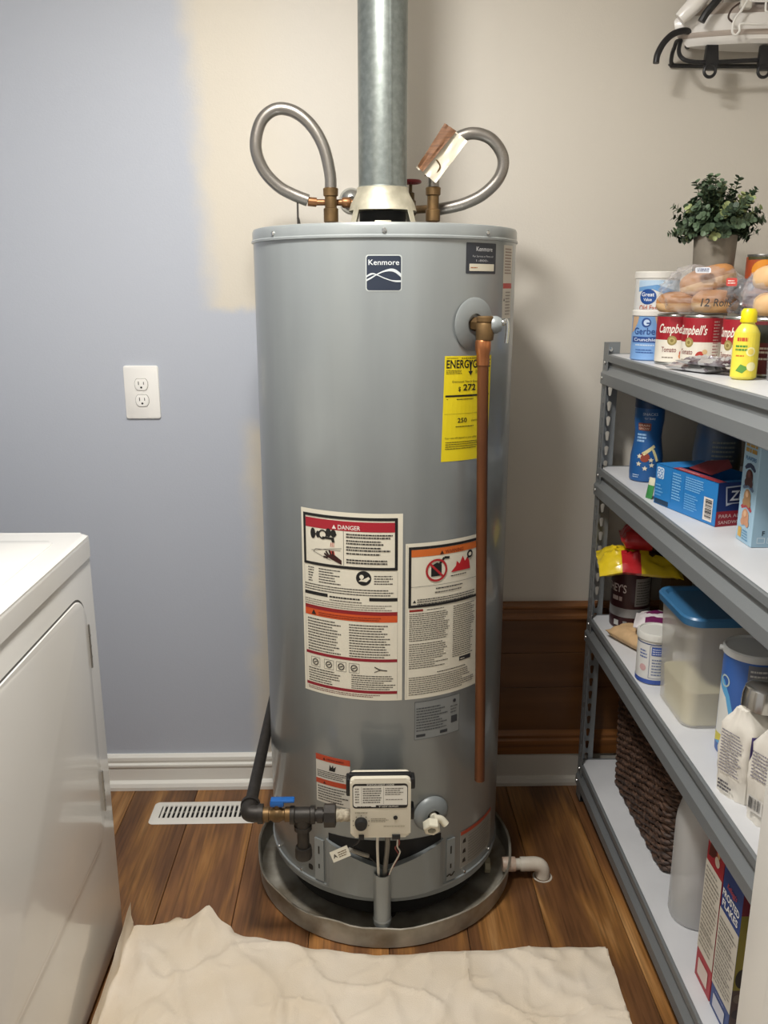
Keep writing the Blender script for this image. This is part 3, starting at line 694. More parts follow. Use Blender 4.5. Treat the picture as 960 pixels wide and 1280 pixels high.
sm = MB(); ax = math.radians(18); sm.box(-.0028, .0028, -.0515, -.0488, 1.600, CEIL, .0008, seg=1)
for i, v in enumerate(sm.v): sm.v[i] = (HX - .004 + v[0] * math.cos(ax) - v[1] * math.sin(ax), HY + v[0] * math.sin(ax) + v[1] * math.cos(ax), v[2])
sm.build('seam', flm, fl)
MB().lathe([(.0505, 1.5985), (.052, 1.600), (.0505, 1.6025)], (HX - .004, HY, 0), 48, cap=False).build('bead', flm, fl)
# braided hoses
def braid_mat():
    m = bpy.data.materials.new('braided_steel'); m.use_nodes = True; nt = m.node_tree; b = nt.nodes['Principled BSDF']
    b.inputs['Metallic'].default_value = .85; b.inputs['Roughness'].default_value = .33
    tc = nt.nodes.new('ShaderNodeTexCoord'); n = nt.nodes.new('ShaderNodeTexNoise'); n.inputs['Scale'].default_value = 1400; n.inputs['Detail'].default_value = 2
    nt.links.new(tc.outputs['Object'], n.inputs['Vector']); r = nt.nodes.new('ShaderNodeValToRGB'); r.color_ramp.elements[0].position = .35; r.color_ramp.elements[1].position = .65
    r.color_ramp.elements[0].color = srgb('#827d77'); r.color_ramp.elements[1].color = srgb('#a39e97'); nt.links.new(n.outputs['Fac'], r.inputs[0]); nt.links.new(r.outputs[0], b.inputs['Base Color'])
    bp = nt.nodes.new('ShaderNodeBump'); bp.inputs['Strength'].default_value = .2; bp.inputs['Distance'].default_value = .0006; nt.links.new(n.outputs['Fac'], bp.inputs['Height']); nt.links.new(bp.outputs[0], b.inputs['Normal'])
    return m
BRAID = braid_mat()
Yh = 1.93
hl = thing('braided_hose', 'braided steel water hose looping beside the flue to the round chrome wall plate', 'hose', (-.069, Yh, 1.5155), 0, 'water connectors on the heater top')
MB().tube([(-.069, Yh, 1.600), (-.070, Yh, 1.632), (-.083, Yh, 1.685), (-.109, Yh, 1.727), (-.144, Yh, 1.752), (-.181, Yh, 1.755), (-.211, Yh, 1.731), (-.223, Yh, 1.684), (-.210, Yh + .005, 1.641), (-.181, Yh + .01, 1.609), (-.150, Yh + .014, 1.592), (-.118, Yh + .016, 1.580)], .0125, 14).build('hose', BRAID, hl)
f = MB(); f.cyl((-.069, Yh, 1.5155), (-.069, Yh, 1.535), .0105, 16, 1); f.lathe([(.013, 1.534), (.0155, 1.536), (.0155, 1.562), (.0125, 1.564), (.0125, 1.586), (.0155, 1.588), (.0160, 1.602), (.013, 1.604)], (-.069, Yh, 0), 20)
f.build('tank_fitting', [BRASS, STEEL], hl)
f = MB(); f.cyl((-.118, Yh + .016, 1.578), (-.100, Yh + .018, 1.5765), .0095, 16); f.cyl((-.102, Yh + .018, 1.5765), (-.020, Yh + .018, 1.576), .0065, 14); f.lathe([(.0095, 0), (.011, .004), (.011, .016), (.009, .020)], (-.046, Yh + .018, 1.576), 16, 0, (1, 0, 0)); f.tube([(-.022, Yh + .018, 1.576), (-.012, Yh + .03, 1.578), (-.012, Yh + .12, 1.582), (-.012, WALL_Y - .004, 1.604)], .0075, 12)
f.build('branch_pipe', mat('copper_fitting', '#80593a', .42, .75, var=.2), hl)
f = MB(); f.box(-.142, -.138, Yh + .012, Yh + .018, 1.520, 1.585, .001); f.tube([(-.14, Yh + .015, 1.545), (-.137, Yh + .013, 1.53), (-.139, Yh + .013, 1.5165)], .0028, 8)
f.build('tie_strap', IRON, hl)
es = MB().lathe([(.030, 0), (.029, .006), (.024, .014), (.012, .020), (.0085, .021), (.0085, .004)], (-.030, WALL_Y - .0005, 1.608), 32, 0, (0, -1, 0), cap=False)
tag(es.build('wall_escutcheon', STEEL), 'round chrome pipe plate on the wall behind the flue', 'wall plate')
hr = thing('braided_hose', 'braided steel water hose looping under the torn brown paper tag', 'hose', (.147, Yh, 1.5155), 0, 'water connectors on the heater top')
MB().tube([(.147, Yh, 1.600), (.149, Yh, 1.640), (.162, Yh, 1.672), (.188, Yh, 1.697), (.226, Yh, 1.711), (.266, Yh, 1.700), (.292, Yh, 1.665), (.287, Yh + .004, 1.627), (.256, Yh + .012, 1.594), (.213, Yh + .025, 1.574), (.165, Yh + .040, 1.565)], .0125, 14).build('hose', BRAID, hr)
f = MB(); f.cyl((.147, Yh, 1.5155), (.147, Yh, 1.537), .0105, 16, 1); f.lathe([(.013, 1.536), (.0155, 1.538), (.0155, 1.560), (.0125, 1.562), (.0125, 1.588), (.0155, 1.590), (.0160, 1.604), (.013, 1.606)], (.147, Yh, 0), 20)
f.build('tank_fitting', [BRASS, COPPER], hr)
f = MB(); f.cyl((.168, Yh + .039, 1.565), (.150, Yh + .046, 1.566), .0105, 16); f.tube([(.152, Yh + .045, 1.566), (.118, Yh + .09, 1.568), (.108, Yh + .18, 1.570), (.108, WALL_Y - .002, 1.572)], .0085, 12)
f.build('branch_pipe', BRASS, hr)
# red handled stop valve on the wall
vx, vy, vz = .108, 2.10, 1.571
sv = thing('stop_valve', 'red round handled stop valve behind the flue', 'valve', (vx, vy, vz))
f = MB(); f.lathe([(.0135, -.016), (.0145, -.012), (.0145, .012), (.0135, .016)], (vx, vy, vz), 18, 0, (0, 1, 0)); f.lathe([(.0125, .004), (.0125, .022), (.009, .026), (.009, .040), (.004, .042), (.004, .062)], (vx, vy, vz), 16)
f.build('body', mat('dull_bronze', '#5c4c34', .5, .7), sv)
f = MB(); f.tube([(vx + .021 * math.cos(k * PI / 6), vy + .021 * math.sin(k * PI / 6), vz + .064) for k in range(12)], .0042, 8, closed=True)
for k in range(4): f.cyl((vx, vy, vz + .062), (vx + .021 * math.cos(k * PI / 2), vy + .021 * math.sin(k * PI / 2), vz + .064), .003, 8)
f.lathe([(.007, vz + .058), (.007, vz + .067), (.0001, vz + .068)], (vx, vy, 0), 12)
f.build('handle', mat('red_handle', '#7a1f24', .4), sv)
# torn paper tag with clear wrapper
pt = thing('paper_tag', 'torn brown paper tag in clear wrap tied to a braided hose', 'tag', (.147, 1.905, 1.612))
Uv = Vector((.060, -.010, .062)); a_ = Vector((.108, 1.900, 1.640))
C0 = Vector((.109, 1.900, 1.640)); C1_ = Vector((.168, 1.908, 1.727)); C2_ = Vector((.214, 1.900, 1.691)); C3_ = Vector((.150, 1.894, 1.610))
def sheet(q0, q1, q2, q3, n, m_, amp, seed, off=Vector((0, 0, 0)), th=.0012):
    mb = MB(); vs = []
    nn = (q1 - q0).cross(q3 - q0).normalized()
    for side_ in (0, 1):
        for i in range(n + 1):
            for j in range(m_ + 1):
                u = i / n; v = j / m_
                p = (q0 * (1 - u) + q1 * u) * (1 - v) + (q3 * (1 - u) + q2 * u) * v
                w = noise.noise(Vector((u * 4 + seed, v * 4, seed))) * amp + noise.noise(Vector((u * 11, v * 11 + seed, 3))) * amp * .4
                vs.append(p + nn * (w + side_ * th) + off)
    K_ = (n + 1) * (m_ + 1); I = lambda i, j: i * (m_ + 1) + j
    fs = []
    for i in range(n):
        for j in range(m_):
            q = [I(i, j), I(i + 1, j), I(i + 1, j + 1), I(i, j + 1)]
            fs.append(q[::-1]); fs.append([K_ + x for x in q])
    for i in range(n):
        for j in (0, m_): fs.append([I(i, j), I(i + 1, j), K_ + I(i + 1, j), K_ + I(i, j)])
    for j in range(m_):
        for i in (0, n): fs.append([I(i, j), I(i, j + 1), K_ + I(i, j + 1), K_ + I(i, j)])
    bm = bmesh.new(); V = [bm.verts.new(v) for v in vs]
    for f_ in fs:
        try: bm.faces.new([V[x] for x in f_])
        except ValueError: pass
    bmesh.ops.recalc_face_normals(bm, faces=bm.faces[:])
    return mb.bm(bm, 0, True)
sheet(C0, C1_, C2_, C3_, 10, 12, .006, 2).build('wrapper', film('tag_film', '#e6ddc8', .25, .62), pt)
sheet(C0 + Vector((.002, -.009, .002)), C1_ + Vector((-.002, -.009, -.002)), C1_ * .52 + C2_ * .48 + Vector((0, -.009, 0)), C0 * .68 + C3_ * .32 + Vector((0, -.009, 0)), 8, 6, .005, 5).build('paper', mat('brown_paper', '#755033', .7, col2='#573821', vscale=40, stretch=(1, 1, 5)), pt)
f = MB(); f.tube([(.147 + .017 * math.cos(k * PI / 5), Yh + .017 * math.sin(k * PI / 5), 1.632 + .004 * math.sin(k * 2.1)) for k in range(10)], .0016, 6, closed=True); f.tube([(.146, 1.912, 1.633), (.143, 1.903, 1.645), (.150, 1.899, 1.655), (.158, 1.897, 1.642), (.150, 1.899, 1.628)], .0016, 6)
f.build('twist_tie', BRASS, pt)
# copper discharge pipe
cp = thing('copper_pipe', 'long straight copper discharge pipe hanging down the front of the water heater', 'pipe', (.243, 1.655, .372))
MB().cyl((.2245, 1.6565, 1.300), (.2435, 1.655, .372), .0108, 20).build('pipe', COPPER, cp)
MB().lathe([(.0125, 0), (.0150, .004), (.0150, .018), (.0125, .028), (.0122, .048)], (.2243, 1.6565, 1.306), 20, 0, (.02, 0, -.93)).build('adapter', mat('bright_copper', '#b0724a', .3, .85, var=.15), cp)
MB().lathe([(.0109, 0), (.0118, .002), (.0109, .004)], (.2252, 1.6565, 1.262), 20, 0, (.02, 0, -.93), cap=False).build('solder_ring', STEEL, cp)
# gas line
gl = thing('gas_pipe', 'black iron gas pipe with tee and drip leg feeding the control box', 'pipe', (-.134, 1.59, .235))
gyy = 1.588; gz = .337
f = MB(); f.cyl((-.246, gyy + .02, gz + .006), (-.246, WALL_Y - .001, gz + .006), .0132, 18); f.build('supply_pipe', IRON, gl)
f = MB(); f.tube([(-.246, gyy + .030, gz + .006), (-.246, gyy + .006, gz + .006), (-.240, gyy, gz + .005), (-.216, gyy, gz + .004)], .0175, 16); f.lathe([(.0205, 0), (.0205, .010)], (-.246, gyy + .024, gz + .006), 18, 0, (0, 1, 0)); f.lathe([(.0205, 0), (.0205, .010)], (-.226, gyy, gz + .004), 18, 0, (1, 0, 0)); f.build('elbow', IRON, gl)
f = MB(); f.lathe([(.013, -.222 + .222), (.0155, .002), (.0155, .014), (.0125, .015), (.0125, .020), (.0165, .026), (.0165, .036), (.0125, .042), (.0125, .046), (.0155, .048), (.0155, .060), (.012, .062)], (-.218, gyy, gz + .002), 12, 0, (1, 0, 0)); f.cyl((-.187, gyy, gz + .01), (-.187, gyy, gz + .026), .008, 12)
bv = f.build('ball_valve', BRASS, gl)
f = MB(); f.box(-.201, -.172, gyy - .007, gyy + .007, gz + .022, gz + .034, .003); f.box(-.200, -.150, gyy - .006, gyy + .012, gz + .031, gz + .037, .0025); f.build('lever', mat('blue_vinyl', '#1f5fa8', .4), bv)
f = MB(); f.lathe([(.0185, 0), (.0190, .002), (.0190, .009), (.0165, .011), (.0165, .041), (.0190, .043), (.0190, .050), (.0185, .052)], (-.160, gyy, gz), 20, 0, (1, 0, 0)); f.cyl((-.134, gyy, gz), (-.134, gyy, gz - .024), .0165, 18); f.lathe([(.0188, 0), (.0188, .009)], (-.134, gyy, gz - .033), 18); f.build('tee', IRON, gl)
f = MB(); f.cyl((-.134, gyy, gz - .03), (-.134, gyy, .256), .0128, 16); f.lathe([(.0172, 0), (.0180, .003), (.0180, .020), (.0165, .026)], (-.134, gyy, .236), 18); f.build('drip_leg', IRON, gl)
f = MB(); f.cyl((-.110, gyy, gz - .001), (-.080, gyy, gz - .002), .0128, 16); f.lathe([(.0165, 0), (.0165, .012)], (-.104, gyy, gz - .001), 16, 0, (1, 0, 0)); f.lathe([(.019, 0), (.0245, .001), (.0245, .024), (.019, .026)], (-.090, gyy, gz - .002), 8, 0, (1, 0, 0)); f.build('union', IRON, gl)
f = MB(); f.lathe([(.013, 0), (.014, .004), (.0125, .008), (.014, .012), (.012, .018), (.0135, .024), (.012, .034)], (-.066, gyy, gz - .002), 14, 0, (1, 0, 0)); f.build('thread_sealant', mat('pipe_dope', '#c9bfa8', .7, col2='#8d8270', vscale=120), gl)
# pan
PANM = mat('dirty_galvanized', '#bab6aa', .5, .2, col2='#7d7464', vscale=11, vdetail=6)
pr = .314
pn = MB(); seg = 72; vs = []; prof = [(.302, .0005), (pr - .006, .0005), (pr - .002, .004), (pr, .052), (pr + .003, .056), (pr + .001, .058), (pr - .003, .055), (pr - .005, .006), (pr - .010, .0035), (.0, .0035)]
for j, (r_, z_) in enumerate(prof):
    for k in range(seg):
        a_ = 2 * PI * k / seg; wv = (noise.noise(Vector((math.cos(a_) * 3, math.sin(a_) * 3, 1))) * .006) if 2 < j < 7 else 0
        zz = z_ + (noise.noise(Vector((math.cos(a_) * 4, math.sin(a_) * 4, 9))) * .007 if 3 <= j <= 6 else 0)
        vs.append((HX + (r_ + wv) * math.cos(a_), HY + (r_ + wv) * math.sin(a_), zz))
fs = [[j * seg + k, j * seg + (k + 1) % seg, (j + 1) * seg + (k + 1) % seg, (j + 1) * seg + k] for j in range(len(prof) - 1) for k in range(seg)]
pn.add(vs, fs, 0, True)
dp = thing('drain_pan', 'round dented galvanized drain pan under the water heater', 'pan', (HX, HY, 0))
pn.build('pan', PANM, dp)
# three little stand feet under the base ring
for a in (0, 120, 240):
    q = out(a, .20, 0); MB().cyl((q[0], q[1], .0036), (q[0], q[1], .036), .022, 14).build('leg', mat('dark_base', '#1d1c1a', .8), wh)
# pvc drain
PVC = mat('white_pvc', '#dcd6c8', .4, col2='#cbbfae', vscale=14)
pv = thing('pvc_drain_pipe', 'white plastic drain elbow running from the pan into the floor', 'pipe', (.428, 1.815, 0))
pz = .036; py = 1.822
f = MB(); f.lathe([(.0165, 0), (.0175, .002), (.0175, .030), (.0165, .032)], (.330, py, pz), 22, 0, (1, 0, 0)); f.build('coupling', mat('pvc_primed', '#d8c6b4', .45, col2='#cfae98', vscale=60), pv)
f = MB(); f.cyl((.355, py, pz), (.400, py, pz), .0135, 20); f.build('pipe', PVC, pv)
f = MB(); f.lathe([(.0165, 0), (.0172, .003), (.0172, .018)], (.374, py, pz), 22, 0, (1, 0, 0)); f.tube([(.390, py, pz), (.410, py, pz), (.424, py, pz - .006), (.430, py, pz - .020), (.430, py, .001)], .0172, 20); f.build('elbow', PVC, pv)
f = MB(); f.lathe([(.0185, 0), (.0185, .012), (.015, .014)], (.286, py, pz), 8, 0, (1, 0, 0)); f.build('lock_nut', mat('aged_nut', '#a39b80', .5), pv)
MB().lathe([(.019, .0004), (.023, .0008), (.024, .0003)], (.430, py, 0), 20, cap=False).build('floor_ring', mat('sealant_white', '#b7afa2', .7), pv)

# ================================================================ WALL OUTLET, FLOOR REGISTER
ol = thing('wall_outlet', 'white double power outlet on the grey-blue wall', 'outlet', (-.5725, WALL_Y, 1.072))
OW = mat('white_outlet_plastic', '#eeece7', .35)
MB().prism(rrect(-.617, 1.072, -.528, 1.208, .006, 3), lambda a_, b_, d_: (a_, d_, b_), WALL_Y, WALL_Y - .006, .0028).build('plate', OW, ol)
for zc in (1.1605, 1.1195):
    pts = [(-.5725 + .017 * math.cos(t_) if abs(math.cos(t_)) < .95 else -.5725 + math.copysign(.0165, math.cos(t_)), zc + max(-.0145, min(.0145, .0185 * math.sin(t_)))) for t_ in [2 * PI * k / 28 for k in range(28)]]
    ring = MB().prism([(-.5725 + (x + .5725) * 1.06, zc + (z - zc) * 1.06) for x, z in pts], lambda a_, b_, d_: (a_, d_, b_), WALL_Y - .0058, WALL_Y - .0063).build('receptacle_gap', mat('outlet_gap_grey', '#77746c', .6), ol)
    ro = MB().prism(pts, lambda a_, b_, d_: (a_, d_, b_), WALL_Y - .0058, WALL_Y - .0085, .0006).build('receptacle', OW, ol)
    d = Decal(planemap((-.5725, WALL_Y - .0086, zc), (1, 0, 0), (0, 0, 1))); d.rect(-.0075, -.001, -.0055, .008, '#1c1b1a', 1); d.rect(.0055, -.0005, .0072, .007, '#1c1b1a', 1); d.disc(0, -.0075, .0027, '#1c1b1a', 1, 12); d.build('socket_slots', ro, False)
MB().lathe([(.003, 0), (.0028, .001), (.0001, .0014)], (-.5725, WALL_Y - .006, 1.140), 12, 0, (0, -1, 0)).build('screw', OW, ol)

rg = thing('floor_register', 'white metal floor vent register in the wooden planks', 'vent', (-.445, 2.108, 0))
RW = mat('white_enamel_vent', '#e4e0d6', .4)
rx0, rx1, ry0, ry1 = -.592, -.298, 2.056, 2.160
f = MB()
oo = rrect(rx0, ry0, rx1, ry1, .014, 5); ii = rrect(rx0 + .024, ry0 + .024, rx1 - .024, ry1 - .024, .002, 5); n = len(oo)
mid = rrect(rx0 + .010, ry0 + .010, rx1 - .010, ry1 - .010, .008, 5)
vs = [(x, y, .0005) for x, y in oo] + [(x, y, .004) for x, y in mid] + [(x, y, .0042) for x, y in ii] + [(x, y, .0006) for x, y in ii]
fs = [[j * n + k, j * n + (k + 1) % n, (j + 1) * n + (k + 1) % n, (j + 1) * n + k] for j in range(3) for k in range(n)]
f.add(vs, fs, 0, True); f.build('frame', RW, rg)
MB().box(rx0 + .022, rx1 - .022, ry0 + .022, ry1 - .022, .0002, .0007).build('duct_opening', DARK, rg)
sl = None; NS = 19
for k in range(NS):
    x = rx0 + .024 + (k + .5) * (rx1 - rx0 - .048) / NS + .0001
    if sl is None:
        s_ = MB().box(-.0033, .0033, -.028, .028, .0008, .0044, .0008, seg=1).build('slat', RW, rg, world=False); sl = s_.data
    else:
        s_ = bpy.data.objects.new('slat', sl); COL.objects.link(s_); s_.parent = rg
    s_.matrix_parent_inverse = Matrix.Translation(-Vector(rg.location)); s_.location = (x, 2.108, 0)
MB().box(rx0 + .022, rx1 - .022, 2.1065, 2.1095, .0007, .0036).build('cross_bar', mat('grey_vent_bar', '#8d8a82', .5), rg)

# ================================================================ DRYER
DW = mat('white_appliance_enamel', '#e6e4de', .22, coat=.4)
dr = thing('clothes_dryer', 'white front door clothes dryer beside the grey wall', 'dryer', (-.895, 1.311, 0))
fx = -.545
f = MB(); f.box(-1.245, fx, .970, 1.652, .012, .890, .010, seg=3); f.build('cabinet', DW, dr)
f = MB().prism(rrect(-1.250, .966, fx + .004, 1.656, .022, 6), lambda a_, b_, d_: (a_, b_, d_), .889, .932, .010, seg=4); f.build('top_panel', DW, dr)
f = MB().prism(rrect(-1.08, 1.02, fx - .045, 1.60, .03, 6), lambda a_, b_, d_: (a_, b_, d_), .931, .9335, .002, seg=2); f.build('top_emboss', DW, dr)
MB().prism(rrect(1.035, .296, 1.589, .834, .060, 8), lambda a_, b_, d_: (d_, a_, b_), fx - .002, fx + .0006).build('door_seam_shade', mat('grey_seam_shade', '#4d4b48', .7), dr)  # dark ring imitates the shade in the gap around the door
dd = MB().prism(rrect(1.039, .300, 1.585, .830, .058, 8), lambda a_, b_, d_: (d_, a_, b_), fx - .002, fx + .0040, .003, seg=4).build('door', DW, dr)
for zc in (.720, .400):
    f = MB(); f.cyl((fx + .003, 1.587, zc - .045), (fx + .003, 1.587, zc + .045), .0035, 10); f.box(fx + .0002, fx + .0040, 1.584, 1.596, zc - .042, zc + .042, .001)
    for z2 in (-.022, 0, .022): f.cyl((fx + .003, 1.587, zc + z2 - .0012), (fx + .003, 1.587, zc + z2 + .0012), .0044, 10)
    f.build('hinge', mat('hinge_steel', '#9a9790', .35, .8), dr)
f = MB(); f.box(fx - .004, fx + .004, 1.05, 1.06, .55, .60, .002); f.build('door_catch', DW, dr)
f = MB().prism([(-1.25, .932), (-1.10, .932), (-1.12, 1.05), (-1.16, 1.075), (-1.25, 1.075)], lambda a_, b_, d_: (a_, d_, b_), .972, 1.650, .006); co = f.build('control_console', DW, dr)
for y in (1.12, 1.30, 1.48): MB().lathe([(.028, 0), (.028, .012), (.022, .020), (.0001, .021)], (-1.108, y, .992), 20, 0, (.98, 0, .17)).build('knob', mat('grey_knob', '#8d8d8d', .4), co)
for x in (-1.20, -.60):
    for y in (1.02, 1.60): MB().cyl((x, y, 0), (x, y, .014), .018, 12).build('foot', BLKP, dr)

# ================================================================ DROP CLOTH
CLM = mat('canvas', '#e2d6c4', .85, col2='#d8c9b2', vscale=5, vdetail=5, bump=.25, bscale=420)
NX, NY = 150, 90
def far_edge(x):
    P = [(-.56, 1.660), (-.45, 1.664), (-.40, 1.668), (-.361, 1.676), (-.325, 1.652), (-.26, 1.628), (-.194, 1.612), (-.10, 1.584), (.03, 1.566), (.20, 1.574), (.36, 1.582), (.516, 1.580), (.6, 1.58)]
    for (a, ya), (b2, yb) in zip(P[:-1], P[1:]):
        if x <= b2:
            t_ = max(0, (x - a) / (b2 - a)); t_ = t_ * t_ * (3 - 2 * t_); return ya + (yb - ya) * t_
    return 1.58
vs = []
for side_ in (0, 1):
    for i in range(NX + 1):
        s = i / NX
        for j in range(NY + 1):
            t_ = j / NY
            x = -.585 + s * 1.105 - .022 * t_ * s
            xx = max(x, -.5285)
            yf = far_edge(x) + noise.noise(Vector((x * 16, 3, 1))) * .005; y = yf + (1.02 - yf) * t_
            z = .002
            wr = noise.noise(Vector((x * 5 + 1.7, y * 6, .3))); wr2 = noise.noise(Vector((x * 13, y * 10, 4.1))); wr3 = abs(noise.noise(Vector((x * 8 + y * 5, y * 3 - x * 4, 7.3))))
            wr4 = 1 - min(1, abs(noise.noise(Vector((x * 5.5 + y * 4, y * 5 - x * 2, 11.3)))) / .10); wr5 = 1 - min(1, abs(noise.noise(Vector((x * 11 - y * 7, y * 9 + x * 5, 21.7)))) / .12)
            z += (.004 + .013 * max(0, wr + .2) + .006 * wr2 + .0095 * wr4 * wr4 + .0055 * wr5 * wr5 + max(0, .16 - wr3) * .045) * min(1, (s + .02) * 6)
            # ridge near the left of the far edge
            rx = x + .352 + .28 * (1.682 - y) ; z += .022 * math.exp(-(rx / .034) ** 2) * math.exp(-(max(0, yf - y) / .10) ** 2)
            z += .020 * math.exp(-((x + .47) / .03) ** 2) * math.exp(-((yf - y - .14) / .1) ** 2)
            if x < -.5285:   # gathered up against the dryer front
                z += (-.5285 - x) * 1.25 * math.exp(-max(0, yf - y) / .35) ; xx = -.5285 + noise.noise(Vector((y * 14, x * 20, 2))) * .006
            fade = min(1, (yf - y) / .02 + .15)
            z = .0015 + (z - .0015) * (fade if x > -.30 else 1)
            vs.append((xx + noise.noise(Vector((y * 7, 1, 2))) * .004, y, z + side_ * .0016))
K_ = (NX + 1) * (NY + 1); fs = []
for i in range(NX):
    for j in range(NY):
        q = [i * (NY + 1) + j, (i + 1) * (NY + 1) + j, (i + 1) * (NY + 1) + j + 1, i * (NY + 1) + j + 1]
        fs.append(q); fs.append([K_ + x for x in q[::-1]])
for i in range(NX):
    for j in (0, NY):
        a_ = i * (NY + 1) + j; b_ = (i + 1) * (NY + 1) + j; fs.append([a_, b_, K_ + b_, K_ + a_])
for j in range(NY):
    for i in (0, NX):
        a_ = i * (NY + 1) + j; b_ = a_ + 1; fs.append([a_, b_, K_ + b_, K_ + a_])
tag(MB().add(vs, fs, 0, True).build('drop_cloth', CLM, ang=80), 'crumpled cream canvas drop cloth spread on the wooden floor', 'cloth')

# ================================================================ SHELVING UNIT
SG = mat('grey_shelf_steel', '#84888a', .45, .35, bump=.06, bscale=300)
SB = mat('pale_melamine', '#cfd0d2', .45, var=.03)
SX0, SX1, SY0, SY1 = .598, 1.040, .955, 2.177
SH = (1.241, .955, .547, .113)
su = thing('shelving_unit', 'grey steel boltless shelving unit with pale boards along the wall', 'shelving', (.82, 1.566, 0))
def holed_strip(w, h, holes, th):
    """flat plate in XY with keyhole holes, thickness th (curve fill)"""
    cu = bpy.data.curves.new('p', 'CURVE'); cu.dimensions = '2D'; cu.fill_mode = 'BOTH'; cu.extrude = th / 2
    def spl(pts):
        s = cu.splines.new('POLY'); s.points.add(len(pts) - 1)
        for p, (x, y) in zip(s.points, pts): p.co = (x, y, 0, 1)
        s.use_cyclic_u = True
    spl([(0, 0), (w, 0), (w, h), (0, h)])
    for pts in holes: spl(pts)
    ob = bpy.data.objects.new('p', cu); me = bpy.data.meshes.new_from_object(ob)
    vs = [tuple(v.co) for v in me.vertices]; fs = [list(p.vertices) for p in me.polygons]
    bpy.data.objects.remove(ob); bpy.data.curves.remove(cu); bpy.data.meshes.remove(me)
    return vs, fs
def keyhole(cx, cy):
    r1, r2 = .0054, .0032; pts = []
    for k in range(9): a = -.35 + (PI + .7) * k / 8; pts.append((cx + r1 * math.cos(a), cy + .005 + r1 * math.sin(a)))
    for k in range(6): a = PI + PI * k / 5; pts.append((cx + r2 * math.cos(a), cy - .011 + r2 * math.sin(a)))
    return pts
PH = 1.270; PW = .040
holes = [keyhole(PW * .55, .045 + k * .0381) for k in range(32)]
pv_, pf_ = holed_strip(PW, PH, holes, .0018)
def post(cx, cy, sx, sy):
    """outer corner at (cx,cy); flanges run to sx / sy"""
    m = MB()
    m.add([(cx + sx * x, cy + sy * .0009 + t_ * .9, z) for x, z, t_ in pv_], pf_)
    m.add([(cx + sx * .0009 + t_ * .9, cy + sy * x, z) for x, z, t_ in pv_], pf_)
    return m
for cx, cy, sx, sy in ((SX0, SY1, 1, -1), (SX0, SY0, 1, 1), (SX1, SY1, -1, -1), (SX1, SY0, -1, 1)):
    o = post(cx, cy, sx, sy).build('post', SG, su)
    MB().box(min(cx, cx + sx * PW) - .001, max(cx, cx + sx * PW) + .001, min(cy, cy + sy * PW) - .001, max(cy, cy + sy * PW) + .001, 0, .004, .001).build('foot', BLKP, o)
for zt in SH:
    MB().box(SX0 + .006, SX1 - .006, SY0 + .006, SY1 - .006, zt - .014, zt, .0015, seg=1).build('shelf_board', SB, su)
    # long beams: lip around the board edge, recessed web, sloping ledge, lower face
    prof = [(0, -.001), (.0025, .0015), (.0060, .0012), (.0060, -.0155), (.012, -.0165), (.012, -.074), (-.003, -.074), (-.005, -.072), (-.005, -.047), (.0072, -.031), (.0072, -.0175), (0, -.0165)]
    for sgn, x0 in ((1, SX0), (-1, SX1)):
        MB().prism([(a_, b_) for a_, b_ in prof], lambda a_, b_, d_: (x0 + sgn * a_, d_, zt + b_), SY0 + .003, SY1 - .003, smooth=False).build('long_beam', SG, su)
    for sgn, y0 in ((1, SY0), (-1, SY1)):
        MB().prism([(a_ + .003, b_) for a_, b_ in prof], lambda a_, b_, d_: (d_, y0 + sgn * a_, zt + b_), SX0 + .004, SX1 - .004, smooth=False).build('end_beam', SG, su)
    for y in (SY1 - .018, SY0 + .018):
        for z2 in (-.020, -.058):
            MB().lathe([(.0045, 0), (.004, .002), (.0001, .003)], (SX0 - .0003 - (.005 if z2 < -.04 else 0), y, zt + z2), 10, 0, (-1, 0, 0)).build('rivet', STEEL, su)
MB().lathe([(.006, 0), (.0055, .002), (.0001, .003)], (SX0 + .017, SY1 - .0022, 1.252), 12, 0, (0, -1, 0)).build('rivet', STEEL, su)

